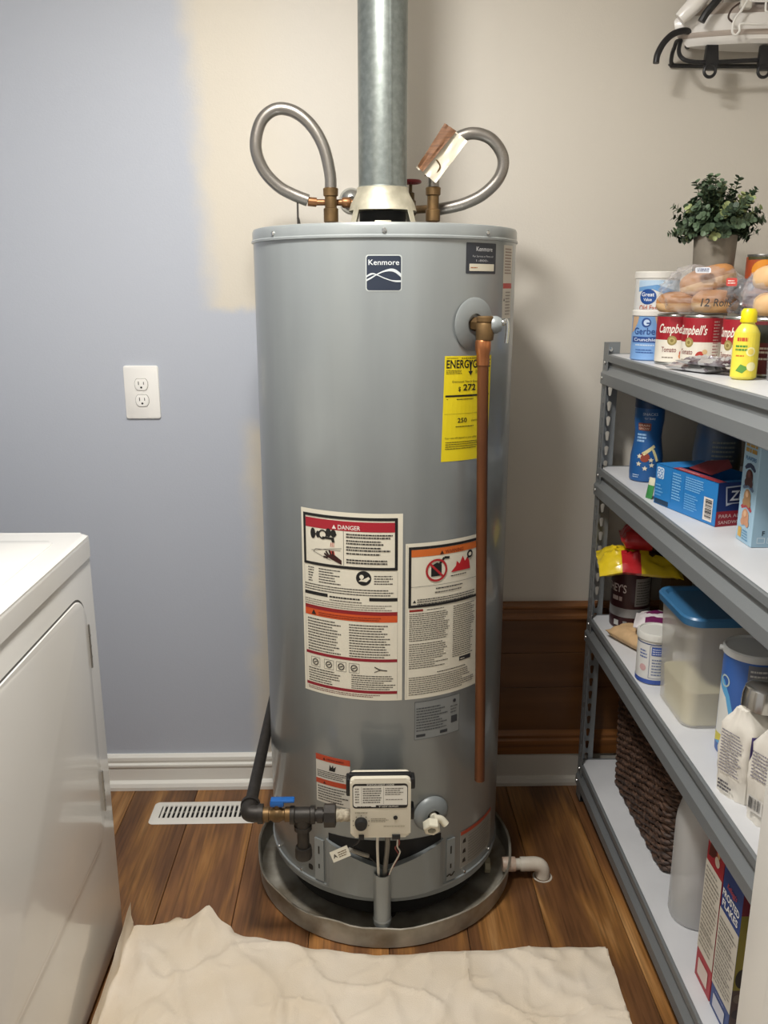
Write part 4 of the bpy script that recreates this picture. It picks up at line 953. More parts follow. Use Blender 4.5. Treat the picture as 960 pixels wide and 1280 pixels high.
# ================================================================ generic food shapes
def can(name, label, cat, x, y, z, r, h, mats, group=None, rim=.0015, lid=None, lidh=0.0, prof=None):
    t_ = thing(name, label, cat, (x, y, z), 0, group)
    pr_ = prof or [(r - .003, 0), (r - .0005, .0015), (r + rim * .4, .003), (r, .005), (r, h - .005), (r + rim * .4, h - .003), (r - .0005, h - .0006), (r - .003, h - .003), (0.0001, h - .003)]
    MB().lathe(pr_, (x, y, z), 40).build('body', mats, t_)
    return t_
def facing(x, y): return -math.degrees(math.atan2(x, y))
def pouch(w, l, th, seed=0, nu=22, nv=26, seal=.10, crin=.35, freq=9):
    """closed pillow pack lying in XY centred at 0, base about z=0"""
    up = []; dn = []
    for i in range(nu + 1):
        for j in range(nv + 1):
            u = 2 * i / nu - 1; v = 2 * j / nv - 1
            e = max(0, 1 - abs(v) ** 3.0) * max(0, 1 - abs(u) ** 2.6)
            if abs(v) > 1 - seal: e *= .15
            wr = noise.noise(Vector((u * freq / 3 + seed, v * freq / 3, seed * 1.7))); wr2 = noise.noise(Vector((u * freq, v * freq + seed, 5.1)))
            ww = 1 - .10 * (1 - abs(v) ** 2) * e
            edge = 1 + .03 * wr2
            x = u * w / 2 * ww * edge; y = v * l / 2 * (1 + .015 * wr)
            zt = th * (.5 + .62 * e ** .6) + th * crin * .45 * (wr + .6 * wr2) * (.25 + e)
            zb = th * (.5 - .5 * e ** .35)
            up.append((x, y, max(zt, zb + .0012))); dn.append((x, y, max(0, zb)))
    n1 = nv + 1; K2 = len(up); fs = []
    for i in range(nu):
        for j in range(nv):
            q = [i * n1 + j, (i + 1) * n1 + j, (i + 1) * n1 + j + 1, i * n1 + j + 1]
            fs.append(q); fs.append([K2 + x for x in q[::-1]])
    for i in range(nu):
        for j, fl_ in ((0, 1), (nv, 0)):
            a_ = i * n1 + j; b_ = (i + 1) * n1 + j; q = [a_, K2 + a_, K2 + b_, b_]; fs.append(q[::-1] if fl_ == 0 else q)
    for j in range(nv):
        for i, fl_ in ((0, 0), (nu, 1)):
            a_ = i * n1 + j; b_ = a_ + 1; q = [a_, K2 + a_, K2 + b_, b_]; fs.append(q[::-1] if fl_ == 0 else q)
    return MB().add(up + dn, fs, 0, True)
def xf(mb, loc, rz=0, rx=0, ry=0, after=None):
    M = Matrix.Translation(loc) @ Matrix.Rotation(rz, 4, 'Z') @ Matrix.Rotation(ry, 4, 'Y') @ Matrix.Rotation(rx, 4, 'X')
    mb.v = [tuple(M @ Vector(v)) for v in mb.v]
    return mb
def by_pos(mb, fn):
    """material index per face from its centre"""
    for k, f in enumerate(mb.f):
        c = Vector((0, 0, 0))
        for i in f: c += Vector(mb.v[i])
        mb.m[k] = fn(c / len(f))
    return mb
def blob(c, rad, amp, freq, seed, seg=28, ring=20, flat=None):
    m = MB().sphere((0, 0, 0), 1, seg, ring)
    out_ = []
    for v in m.v:
        p = Vector(v); k = 1 + amp * noise.noise(p * freq + Vector((seed, seed * 2, 0))) + amp * .5 * noise.noise(p * freq * 2.7 + Vector((0, seed, 0)))
        q = Vector((p.x * rad[0], p.y * rad[1], p.z * rad[2])) * k
        z = c[2] + q.z
        if flat is not None: z = max(z, flat)
        out_.append((c[0] + q.x, c[1] + q.y, z))
    m.v = out_
    return m
def box_thing(name, label, cat, w, d, h, loc, rz, mats, group=None, bev=.0012):
    """carton centred in plan on its own origin; local axes: X = width, Y = depth"""
    t_ = thing(name, label, cat, loc, rz, group)
    MB().box(-w / 2, w / 2, -d / 2, d / 2, 0, h, bev, seg=1).build('carton', mats, t_, world=False)
    return t_

# ================================================================ TOP SHELF
Z1 = SH[0] + .0004
PLID = mat('white_plastic_lid', '#e6e3dc', .4)
# blue toddler snack canister
gx, gy_ = .652, 1.990
t = can('snack_canister', 'light blue snack canister with white lid at the front corner of the top shelf', 'canister', gx, gy_, Z1, .0425, .104, mat('pale_blue_carton', '#7fa9dd', .4))
MB().lathe([(.0435, .098), (.0445, .099), (.0445, .109), (.042, .111), (.0001, .111)], (gx, gy_, Z1), 40).build('lid', PLID, t)
d = Decal(cylmap(gx, gy_, .0425, facing(gx, gy_) - 16, Z1), .006, .0003)
for sg in (-1, 1): d.poly([(sg * .040, .097), (sg * .018, .097), (sg * .022, .082), (sg * .032, .066), (sg * .042, .060)], '#c9a988', 1)
d.disc(0, .084, .0105, '#2c4f92', 2); d.disc(.001, .084, .0068, '#c9dcf2', 3); d.rect(.001, .081, .010, .0842, '#2c4f92', 4)
d.text('Gerber', 0, .058, .021, '#274a8c', 2, fit=.058, bold=.012, align='c'); d.rect(-.036, .040, .036, .053, '#2c4f92', 1); d.text('Crunchies', 0, .0432, .0100, '#dfe8f4', 2, fit=.058, bold=.012, align='c')
d.lines(-.024, .032, .024, .038, 1, '#cfe0f2', 2); d.lines(-.022, .016, .022, .027, 2, '#3a62a4', 2); d.build('wrap_print', t)
# oats canister behind
ox, oy = .692, 2.092
t = can('oats_canister', 'tall white and blue oats canister with white lid by the back wall', 'canister', ox, oy, Z1, .050, .186, mat('white_carton', '#e4e4e2', .45))
MB().lathe([(.051, .180), (.0522, .181), (.0522, .194), (.050, .196), (.0001, .196)], (ox, oy, Z1), 40).build('lid', PLID, t)
d = Decal(cylmap(ox, oy, .050, facing(ox, oy), Z1), .006, .0003)
d.poly([(-.046, .150), (-.01, .156), (.03, .140), (.07, .128), (.07, .176), (-.046, .176)], '#6d9fd2', 1); d.poly([(-.046, .160), (0, .166), (.07, .145), (.07, .176), (-.046, .176)], '#b9d3ea', 2)
d.disc(-.020, .139, .020, '#1c4d96', 3, ry=.0175); d.text('Great', -.020, .140, .0125, '#e9eef5', 4, fit=.030, bold=.015, align='c'); d.text('Value', -.020, .1295, .0095, '#e9eef5', 4, fit=.020, bold=.015, align='c')
d.text('Old Fashioned', -.040, .1085, .0165, '#c2603a', 3, fit=.080, bold=.008); d.lines(-.03, .092, .05, .100, 1, '#7d8fa8', 3); d.build('wrap_print', t)
# soup cans
TIN = mat('tin_plate', '#b9bab6', .28, .9)
def soup(x, y, face, label, word='Tomato'):
    r_, h_ = .0415, .106
    t_ = can('soup_can', label, 'can', x, y, Z1, r_, h_, TIN, 'red and white soup cans on the top shelf')
    d = Decal(cylmap(x, y, r_ + .0001, face, Z1), .006, .0003)
    hw = PI * r_ * .98
    d.rect(-hw, .006, hw, .052, '#e6e0d2', 1); d.rect(-hw, .052, hw, .100, '#a01f2b', 1)
    d.text("Campbell's", 0, .067, .026, '#ece6da', 2, fit=.068, bold=.018, shear=.35, align='c')
    d.disc(-.002, .051, .0100, '#9a8b52', 2); d.disc(-.002, .051, .0066, '#b7a86c', 3); d.disc(-.002, .051, .0034, '#8a7a40', 4)
    d.text(word, -.024, .027, .0150, '#7a2a28', 2, fit=.032, bold=.012); d.lines(-.022, .013, .010, .019, 1, '#8d8274', 2)
    d.disc(.024, .024, .010, '#b5392e', 2); d.disc(.019, .019, .006, '#cf8a5a', 3); d.disc(.032, .033, .005, '#d9b98a', 3)
    d.lines(.046, .012, .060, .096, 14, '#b98f88', 2, word=.006)
    d.build('paper_label', t_); return t_
soup(.671, 1.880, facing(.671, 1.88) - 8, 'red and white soup can, touching the pale blue snack canister')
soup(.699, 1.802, facing(.699, 1.802) - 36, 'red and white soup can directly under the big bread bag, middle of three')
soup(.741, 1.700, facing(.741, 1.70) - 40, 'red and white soup can behind the yellow juice bottle')
# plant in a tall weathered pot
px_, py_ = .784, 2.000
t = thing('potted_plant', 'leafy green artificial plant in a grey weathered pot on the top shelf', 'plant', (px_, py_, Z1))
POT = mat('weathered_grey_pot', '#8d8578', .75, col2='#6d655a', vscale=16, vdetail=5, stretch=(1, 1, .5), bump=.2, bscale=60)
MB().lathe([(.034, 0), (.036, .003), (.046, .262), (.047, .270), (.0455, .272), (.043, .270), (.042, .255), (.0001, .255)], (px_, py_, Z1), 36).build('pot', POT, t)
LG = [mat('leaf_green', '#566a50', .55, var=.25, vscale=40), mat('leaf_dark', '#3d4f3c', .55, var=.2, vscale=40), mat('leaf_light', '#97a26c', .55, var=.2, vscale=40)]
rnd = random.Random(11); lf = MB(); stm = MB(); top = Vector((px_, py_, Z1 + .258))
def leaf(m, p, dirv, up, L_, W_, mi):
    dv_ = dirv.normalized(); s_ = dv_.cross(up).normalized(); n_ = s_.cross(dv_)
    pts = [(0, 0, 0), (.3, .42, .05), (.62, .5, .04), (.9, .28, -.02), (1, 0, -.06), (.9, -.28, -.02), (.62, -.5, .04), (.3, -.42, .05)]
    vs_ = [p + dv_ * (a * L_) + s_ * (b_ * W_) + n_ * (c_ * L_) for a, b_, c_ in pts] + [p + dv_ * (.5 * L_) - n_ * (.02 * L_)]
    m.add(vs_, [[i, (i + 1) % 8, 8] for i in range(8)], mi, False)
for k in range(120):
    a = rnd.uniform(0, 2 * PI); el = rnd.uniform(.25, 1.5) if k > 12 else rnd.uniform(.1, .4); L_ = rnd.uniform(.050, .098) * (.70 + .62 * math.sin(max(el, 0)))
    dirv = Vector((math.cos(a) * math.cos(el), math.sin(a) * math.cos(el), math.sin(el) * 1.02))
    s0 = top + Vector((math.cos(a) * .02, math.sin(a) * .02, 0)); s1 = s0 + dirv * L_ * .5 + Vector((0, 0, .015)); s2 = s0 + dirv * L_ + Vector((0, 0, -.004 if el < .4 else .006))
    if s2.y > WALL_Y - .02: continue
    stm.tube([s0, s1, s2], .0010, 4, 0, True, 4)
    P_ = catmull([s0, s1, s2], 6)
    mi0 = 2 if rnd.random() < .10 else (1 if rnd.random() < .45 else 0)
    for i in range(3, len(P_)):
        tdir = (P_[i] - P_[i - 1]).normalized(); side_ = tdir.orthogonal().normalized(); side_.rotate(Matrix.Rotation(i * 1.4 + k, 3, tdir))
        sz = .0175 * (1.15 - .55 * i / len(P_)) * rnd.uniform(.8, 1.25)
        for sgn in (1, -1):
            leaf(lf, P_[i], side_ * sgn * .85 + tdir * .55, tdir + side_ * .01, sz, sz * .95, mi0 if rnd.random() < .8 else rnd.choice((0, 1)))
stuff(lf.build('foliage', LG, t)); stm.build('stems', mat('stem_green', '#55603f', .6), t)
# bread: rolls in clear bags resting on the cans
ZC = Z1 + .1075
BUN = mat('golden_bread', '#bd8650', .6, col2='#98622f', vscale=14, vdetail=2)
BUNP = mat('pale_bread', '#dcb98a', .65, col2='#c99a66', vscale=14)
CLR = film('clear_bag', '#d8d8da', .16, .22)
CLR2 = film('crinkled_clear_bag', '#8d8f96', .12, .34)
def bun(c, rx, ry, rz_, mats, label, group, seed, rot=0, tilt=0):
    m = blob((0, 0, 0), (1, 1, 1), .035, 1.6, seed, 28, 18)
    e = lambda q: math.copysign(abs(q) ** .78, q)
    m.v = [(e(x) * rx, e(y) * ry, max(e(z), -.75) * rz_) for x, y, z in m.v]
    by_pos(m, lambda q: 1 if q.z < -rz_ * .05 else 0)
    return tag(xf(m, c, rot, 0, tilt).build('bread_roll', [mats, BUNP]), label, 'bread', group)
G1 = 'rolls in the big bread bag'
bun((.662, 1.862, ZC + .020), .044, .034, .024, BUN, 'golden bread roll low in the big clear bag, against the oats canister', G1, 1, -.4)
bun((.716, 1.800, ZC + .022), .046, .034, .026, BUN, 'golden bread roll low in the big clear bag, beside the gathered end', G1, 2, -.3)
bun((.712, 1.836, ZC + .066), .056, .038, .028, BUN, 'golden bread roll lying on top of the others in the big clear bag', G1, 3, -.5, -.30)
t = thing('bread_bag', 'big clear plastic bread bag marked 12 rolls resting on soup cans', 'bag', (.705, 1.825, ZC))
m = blob((.702, 1.832, ZC + .044), (.086, .074, .054), .15, 4.6, 4.2, 60, 40, flat=ZC - .0012)
m.build('film', CLR, t, ang=14)
m = blob((.775, 1.745, ZC + .030), (.050, .050, .040), .34, 4.5, 8.1, 44, 30, flat=ZC - .0008)
m.build('gathered_end', CLR2, t, ang=60)
fc = Vector((-.36, -.93, 0)); Ur = Vector((.93, -.36, 0))
d = Decal(planemap((.640, 1.760, ZC + .010), Ur, (0.05, .25, 1)), None, .0003)
d.text('12', .030, .006, .022, '#1a1a1c', 2, fit=.017, bold=.012, shear=.2); d.text('Rolls', .054, .006, .022, '#1a1a1c', 2, fit=.034, bold=.006, shear=.2)
d.rr(.076, .046, .096, .062, .003, '#c23a30', 2); d.lines(.079, .050, .094, .059, 2, '#e9e0d4', 3); d.build('bag_print', t)
d = Decal(planemap((.668, 1.792, ZC + .080), Ur, (0.1, .6, .8)), None, .0003); d.rr(0, 0, .030, .014, .004, '#d5d9e2', 1); d.lines(.004, .003, .027, .012, 2, '#39476e', 2, fill=.6); d.build('bag_print', t)
G2 = 'rolls in the small bread bag'
bun((.748, 1.618, ZC + .066), .032, .034, .024, BUNP, 'pale bread roll on top in the small clear bag', G2, 5, .3, .2)
bun((.752, 1.610, ZC + .020), .036, .034, .024, BUNP, 'pale bread roll low in the small clear bag, on the dark red can', G2, 6)
bun((.818, 1.650, ZC + .022), .034, .034, .026, BUN, 'golden bread roll low in the small clear bag, away from the juice bottle', G2, 7)
tag(blob((.785, 1.634, ZC + .044), (.080, .056, .056), .12, 3.4, 6.6, 40, 26, flat=ZC - .0008).build('bread_bag', CLR, ang=14), 'small clear plastic bag of pale rolls next to the orange can', 'bag')
# supports: two cans standing under the small bag
def plain_can(x, y, z, r_, h_, col, label, group, prt=None):
    t_ = can('food_can', label, 'can', x, y, z, r_, h_, TIN, group)
    d = Decal(cylmap(x, y, r_ + .0001, facing(x, y), z), .006, .0003); hw = PI * r_ * .99
    d.rect(-hw, .006, hw, h_ - .006, col, 1)
    if prt: prt(d)
    d.build('paper_label', t_); return t_
def dark_print(d): d.rect(-.03, .062, .03, .094, '#33352c', 2); d.lines(-.022, .042, .022, .056, 2, '#d9cfc4', 2, fill=.5); d.lines(-.016, .030, .016, .038, 1, '#e0d8cc', 3)
plain_can(.747, 1.610, Z1, .040, .1065, '#6b2428', 'dark red can standing under the small bag of rolls', None, dark_print)
def peach(d):
    d.rect(-.04, .012, .04, .034, '#6d2a4c', 2); d.disc(.002, .084, .028, '#ef9a2e', 3, ry=.022); d.disc(-.006, .066, .012, '#f3b24a', 4); d.disc(.016, .084, .010, '#f7bf5c', 4); d.disc(.020, .066, .009, '#e58a24', 4); d.line([(.004, .056), (.006, .096)], .003, '#d97a1c', 5)
    d.disc(-.024, .050, .010, '#2f3f8c', 5); d.disc(-.024, .050, .006, '#cfd6ea', 6); d.rect(-.04, .106, .04, .112, '#4d4a2a', 2)
plain_can(.882, 1.960, Z1, .0375, .112, '#7a5a34', 'tall food can at the back carrying the orange can', None, lambda d: d.lines(-.02, .03, .02, .08, 5, '#d9cfc4', 2))
plain_can(.882, 1.960, Z1 + .1125, .0375, .118, '#b5522e', 'orange peach picture can stacked behind the small bag of rolls', None, peach)
# lemon juice bottle
lx, ly = .680, 1.550
t = thing('juice_bottle', 'yellow lemon juice bottle with yellow cap at the shelf edge', 'bottle', (lx, ly, Z1), 0)
YEL = mat('yellow_bottle', '#dfd14e', .3, coat=.3); YC = mat('yellow_cap', '#f0dc14', .35)
xf_ = lambda m: m
bt = MB().lathe([(.018, 0), (.0225, .004), (.0225, .060), (.0215, .082), (.016, .092), (.0115, .097), (.0115, .101)], (lx, ly, Z1), 30); bt.build('bottle', YEL, t)
MB().lathe([(.0135, .100), (.0140, .101), (.0135, .118), (.010, .1235), (.0001, .124)], (lx, ly, Z1), 24).build('cap', YC, t)
d = Decal(cylmap(lx, ly, .0225, facing(lx, ly), Z1), .005, .0003)
d.rect(-.026, .006, .026, .082, '#ead84a', 1); d.lines(-.016, .066, .006, .075, 1, '#c8502a', 2, fill=.7); d.lines(-.018, .050, .004, .062, 2, '#4d8c3a', 2, fill=.6); d.lines(-.016, .040, .002, .046, 1, '#d0782a', 2)
d.disc(.009, .050, .008, '#f1e9a6', 2); d.disc(.009, .050, .005, '#e9d060', 3); d.poly([(-.014, .016), (-.002, .012), (.008, .022), (-.006, .028)], '#5f9440', 2); d.disc(.012, .024, .008, '#f4ecb4', 3); d.build('wrap_print', t)
# clear plastic tub with green stripes
cx_, cy_ = .748, 1.515
t = thing('plastic_tub', 'clear plastic tub with green leaf mark beside the juice bottle', 'tub', (cx_, cy_, Z1))
MB().lathe([(.036, 0), (.038, .002), (.043, .108), (.0445, .112), (.0425, .112), (.0405, .106), (.036, .004), (.0001, .004)], (cx_, cy_, Z1), 40).build('body', film('clear_tub', '#aeb2b6', .12, .42), t)
d = Decal(cylmap(cx_, cy_, .040, facing(cx_, cy_), Z1), .005, .0003)
for k in range(6): d.line([(-.034, .012 + k * .003), (-.018 + k * .001, .030 + k * .004), (-.002, .050 - k * .003)], .0022, ('#4f8a3a', '#7fae5a', '#cfe0b4')[k % 3], 2 + k % 2)
d.build('leaf_print', t)
# foil packets
FOIL = mat('silver_foil', '#d2d2d2', .28, .6, bump=.3, bscale=60); FOILP = mat('foil_printed', '#a8a4aa', .28, .5, col2='#5c4a50', vscale=60)
for i, (x, y, rz_, w_, l_, th_, z_) in enumerate(((.653, 1.700, .35, .060, .130, .014, Z1), (.664, 1.655, .55, .062, .120, .014, Z1 + .0145))):
    m = xf(pouch(w_, l_, th_, 3 + i, crin=.9, freq=12), (x, y, z_), rz_)
    by_pos(m, lambda q: 1 if noise.noise(q * 55) > .25 else 0)
    tag(m.build('foil_packet', [FOIL, FOILP], ang=25), ('crinkled silver foil packet lying at the top shelf edge, lower of two', 'crinkled silver foil packet lying on another foil packet by the juice bottle')[i], 'packet', 'foil packets on the top shelf')

# ================================================================ SECOND SHELF
Z2 = SH[1] + .0004
bx_, by_ = .671, 2.012
t = thing('puffs_bottle', 'dark blue contoured baby snack bottle in the far corner of the second shelf', 'bottle', (bx_, by_, Z2))
NB = mat('deep_blue_plastic', '#245a96', .35)
pr_ = [(.033, 0), (.037, .003), (.038, .020), (.037, .060), (.033, .085), (.0305, .105), (.0315, .125), (.034, .145), (.034, .170), (.032, .176)]
MB().lathe(pr_, (bx_, by_, Z2), 40).build('body', NB, t)
MB().lathe([(.0345, .174), (.0345, .198), (.032, .200), (.0001, .200)], (bx_, by_, Z2), 36).build('lid', mat('navy_lid', '#183a63', .4), t)
def rprof(h):
    for (r0, h0), (r1, h1) in zip(pr_[:-1], pr_[1:]):
        if h0 <= h <= h1: return r0 + (r1 - r0) * (h - h0) / (h1 - h0)
    return .034
def pm_(u, v, off):
    r_ = rprof(v); a = math.radians(facing(bx_, by_)) + u / .036
    return (bx_ + (r_ + off) * math.sin(a), by_ - (r_ + off) * math.cos(a), Z2 + v)
d = Decal(pm_, .006, .0005)
d.text('SNACKS', .002, .158, .009, '#b9cce2', 2, fit=.036, bold=.01, align='c'); d.text('for baby', .002, .149, .007, '#b9cce2', 2, fit=.026, align='c')
d.rr(-.028, .122, .006, .140, .003, '#8a4a3a', 1); d.text('GRAIN', -.026, .132, .007, '#e0c7b4', 2, fit=.028, bold=.01); d.text('GROW', -.026, .1245, .007, '#e0c7b4', 2, fit=.028, bold=.01)
d.lines(-.030, .094, -.004, .116, 3, '#9ec2e6', 2, fill=.6)
for pts in ([(-.012, .070), (.016, .090), (.020, .084), (-.006, .064)], [(.010, .082), (.018, .078), (.028, .052), (.022, .050)]): d.poly(pts, '#d9cf9a', 2)
d.disc(-.004, .060, .011, '#93402e', 2)
for sx_, sy_ in ((-.016, .062), (-.016, .044), (.010, .054), (-.002, .034), (.012, .042)):
    d.poly([(sx_ + (.0065 if k % 2 == 0 else .003) * math.sin(k * PI / 5), sy_ + (.0065 if k % 2 == 0 else .003) * math.cos(k * PI / 5)) for k in range(10)], '#dfd6bd', 3)
d.lines(-.030, .010, -.012, .020, 2, '#b9cce2', 2); d.lines(.008, .010, .028, .014, 1, '#b9cce2', 2); d.build('wrap_print', t)
# zip bag box: long side faces the aisle
ang = math.atan2(.053, .20); ex = Vector((math.sin(ang), -math.cos(ang), 0)); ey = Vector((math.cos(ang), math.sin(ang), 0))
A0 = Vector((.618, 1.785, Z2)); BLn, BDp, BHt = .207, .112, .086
cc = A0 + ex * BLn / 2 + ey * BDp / 2
t = thing('storage_bag_box', 'blue open-topped storage bag box with barcode on the second shelf', 'box', cc)
def P3(a, b_, z): return A0 + ex * a + ey * b_ + Vector((0, 0, z))
m = MB()
def quadbox(m, a0, a1, b0, b1, z0, z1, mi=0):
    v_ = [P3(a, b_, z) for z in (z0, z1) for a, b_ in ((a0, b0), (a1, b0), (a1, b1), (a0, b1))]
    m.add(v_, [[3, 2, 1, 0], [4, 5, 6, 7], [0, 1, 5, 4], [1, 2, 6, 5], [2, 3, 7, 6], [3, 0, 4, 7]], mi)
th = .0012
for q in ((0, BLn, 0, BDp, 0, th), (0, BLn, 0, th, 0, BHt), (0, BLn, BDp - th, BDp, 0, BHt), (0, th, 0, BDp, 0, BHt), (BLn - th, BLn, 0, BDp, 0, BHt)): quadbox(m, *q)
quadbox(m, 0, .055, 0, BDp, BHt - th, BHt); quadbox(m, .055, BLn, 0, .022, BHt - th, BHt); quadbox(m, BLn - .016, BLn, .022, BDp, BHt - th, BHt)
m.build('carton', mat('bright_blue_carton', '#2a7cc0', .45), t)
f = MB(); f.add([P3(.07, .030, BHt + .001), P3(.15, .025, BHt + .002), P3(.165, .060, BHt + .018), P3(.12, .085, BHt + .024), P3(.075, .07, BHt + .014)], [[0, 1, 2, 3, 4]]); f.add([Vector(v) + Vector((0, 0, .001)) for v in f.v], [[4, 3, 2, 1, 0]]); f.build('torn_flap', mat('dark_red_card', '#7a2a30', .5), t)
quad = MB(); m2 = quad
d = Decal(planemap(P3(0, 0, 0), ex, (0, 0, 1)), None, .0004)
d.rect(.003, .002, .052, .012, '#1d3a55', 1); d.rr(.006, .056, .030, .080, .004, '#dbe8f4', 1)
for k in range(4): d.ring(.012 + (k % 2) * .011, .062 + (k // 2) * .011, .005, .0018, '#2a7cc0', 2, 12)
d.lines(.004, .018, .036, .046, 4, '#6fb0e0', 2, rag=.5); d.lines(.062, .022, .095, .080, 10, '#8cc4ec', 2); d.lines(.106, .052, .168, .080, 6, '#8cc4ec', 2); d.lines(.106, .012, .150, .046, 7, '#7ab8e6', 2); d.rect(.058, .012, .0586, .082, '#1f68a6', 1); d.rect(.101, .008, .1016, .082, '#1f68a6', 1)
barcode(d, .168, .006, .196, .052, '#dcd4cc', False, 3); d.build('side_print', t)
d = Decal(planemap(P3(BLn, 0, 0), ey, (0, 0, 1)), None, .0004)
d.rect(0, .030, BDp, BHt, '#1f3670', 1); d.rect(0, 0, BDp, .030, '#9a2534', 1); d.poly([(.020, .040), (.016, .078), (.105, .082), (.105, .044), (.034, .044)], '#c9cedb', 2); d.poly([(.022, .046), (.019, .0755), (.104, .0795), (.104, .047)], '#1b2a58', 3); d.text('Ziploc', .026, .051, .027, '#e6e8ee', 4, fit=.074, bold=.022, shear=.12)
d.text('PARA ALIMENTOS', .006, .017, .010, '#d9b9b4', 2, fit=.096, bold=.01); d.text('SANDWICH', .006, .005, .009, '#d9b9b4', 2, fit=.060, bold=.01); d.build('end_print', t)
# red edge on top of the box
d = Decal(planemap(P3(.057, 0, BHt), ex, ey), None, .0004); d.rect(0, .001, .148, .020, '#a33a42', 1); d.lines(.01, .006, .08, .014, 1, '#d9b3b0', 2); d.build('top_print', t)
# little green wrapper leaning on the box
m = xf(pouch(.020, .046, .007, 9, 10, 14), (.6255, 1.822, Z2 + .026), math.radians(-70), math.radians(80), 0)
by_pos(m, lambda q: 1 if q.z > Z2 + .034 else 0)
zmin = min(v[2] for v in m.v); m.v = [(x, y, z - zmin + Z2) for x, y, z in m.v]
tag(m.build('snack_wrapper', [mat('green_wrapper', '#3f8a4c', .35), mat('pale_wrapper', '#d5d2b8', .35)]), 'small green and white wrapper standing against the blue box', 'wrapper')
# light blue animal cookie box
t = thing('cookie_box', 'tall light blue cookie box with three brown cookie pictures on its narrow side', 'box', (.755, 1.479, Z2))
tx0, tx1, ty0, ty1, th_ = .680, .835, 1.448, 1.511, .186
MB().box(tx0, tx1, ty0, ty1, Z2, Z2 + th_, .001, seg=1).build('carton', mat('light_blue_carton', '#9dbdd0', .45), t)
d = Decal(planemap((tx0, ty1, Z2), (0, -1, 0), (0, 0, 1)), None, .0004); w_ = ty1 - ty0
d.lines(.008, .162, w_ - .008, .182, 2, '#a8853c', 2, fill=.7, word=.012); d.text('FLAVORS', w_ / 2, .150, .010, '#2f6b9a', 2, fit=.042, bold=.015, align='c')
for zc, c_, c2 in ((.122, '#4a2a24', '#2f3c55'), (.086, '#a8825a', '#5d7390'), (.050, '#c89270', '#b0434a')):
    d.poly([(w_ / 2 + .026 * math.cos(a), zc + .004 + .020 * math.sin(a)) for a in [math.radians(q) for q in (30, 60, 90, 120, 150)]] + [(w_ / 2 + .022 * math.cos(a), zc + .002 + .014 * math.sin(a)) for a in [math.radians(q) for q in (150, 120, 90, 60, 30)]][:0] + [(w_ / 2 - .018, zc + .010), (w_ / 2, zc + .016), (w_ / 2 + .018, zc + .010)], c2, 1)
    d.disc(w_ / 2, zc - .002, .014, c_, 2, 14, ry=.015); d.disc(w_ / 2 - .009, zc - .012, .007, c_, 3, 10); d.disc(w_ / 2 + .010, zc - .012, .007, c_, 3, 10); d.disc(w_ / 2, zc + .004, .006, '#d9b08a' if c_ != '#4a2a24' else '#6a4036', 4, 10)
d.rect(.008, .008, .022, .026, '#c9a24c', 2); d.lines(.026, .006, .052, .026, 4, '#4f88ad', 2); d.build('side_print', t)
d = Decal(planemap((tx0, ty0, Z2), (1, 0, 0), (0, 0, 1)), None, .0004); d.frame(.010, .008, .024, .018, .0008, '#e6ecee', 2); d.frame(.028, .008, .042, .018, .0008, '#e6ecee', 2); d.text('F', .018, .022, .012, '#2a3a48', 2, bold=.02); d.disc(.075, .062, .028, '#8a6a4c', 1); d.build('front_print', t)
# dim goods behind
t = box_thing('dark_carton', 'plain black carton in the dark rear of the second shelf', 'box', .16, .16, .19, (.935, 1.72, Z2), .05, mat('black_card', '#1b1b1e', .5))
t = thing('cereal_bag', 'bluish half-clear bag standing behind the blue box on the second shelf', 'bag', (.800, 1.915, Z2))
m = MB().lathe([(.038, 0), (.050, .01), (.053, .08), (.048, .14), (.034, .178), (.038, .186)], (.800, 1.915, Z2), 30)
m.v = [(x + .006 * noise.noise(Vector((x * 30, y * 30, z * 20))), y + .006 * noise.noise(Vector((y * 30, z * 25, x * 30))), z) for x, y, z in m.v]; m.build('bag', mat('blue_grey_bag', '#3f5f8a', .35, col2='#5c5a48', vscale=9), t)
d = Decal(cylmap(.800, 1.915, .055, -14, Z2), .008, .0004); d.lines(-.02, .06, .03, .12, 6, '#8d948f', 2); d.build('bag_print', t)

# ================================================================ THIRD SHELF
Z3 = SH[2] + .0004
# dark cocoa tub
ux, uy = .688, 2.106
t = can('cocoa_tub', 'dark maroon cocoa tub with grey band in the corner under the bags', 'tub', ux, uy, Z3, .050, .178, mat('maroon_tub', '#3a1a1f', .35), prof=[(.046, 0), (.049, .003), (.050, .02), (.050, .178), (.048, .180), (.0001, .180)])
d = Decal(cylmap(ux, uy, .050, facing(ux, uy), Z3), .006, .0003)
d.rect(-.075, .034, .075, .058, '#8d8c8c', 1); d.text("HERSHEY'S", -.010, .100, .030, '#d5c9c6', 2, fit=.098, bold=.012, align='r'); d.lines(-.050, .074, -.012, .090, 1, '#b9a9a6', 2, fill=.7, word=.012); d.rect(.012, .066, .062, .140, '#8f8d88', 1); d.lines(.016, .070, .058, .134, 9, '#55534f', 2)
d.rect(-.040, .010, -.026, .024, '#c9c9c6', 2); d.rect(-.014, .010, -.004, .024, '#9a9a97', 2); d.build('wrap_print', t)
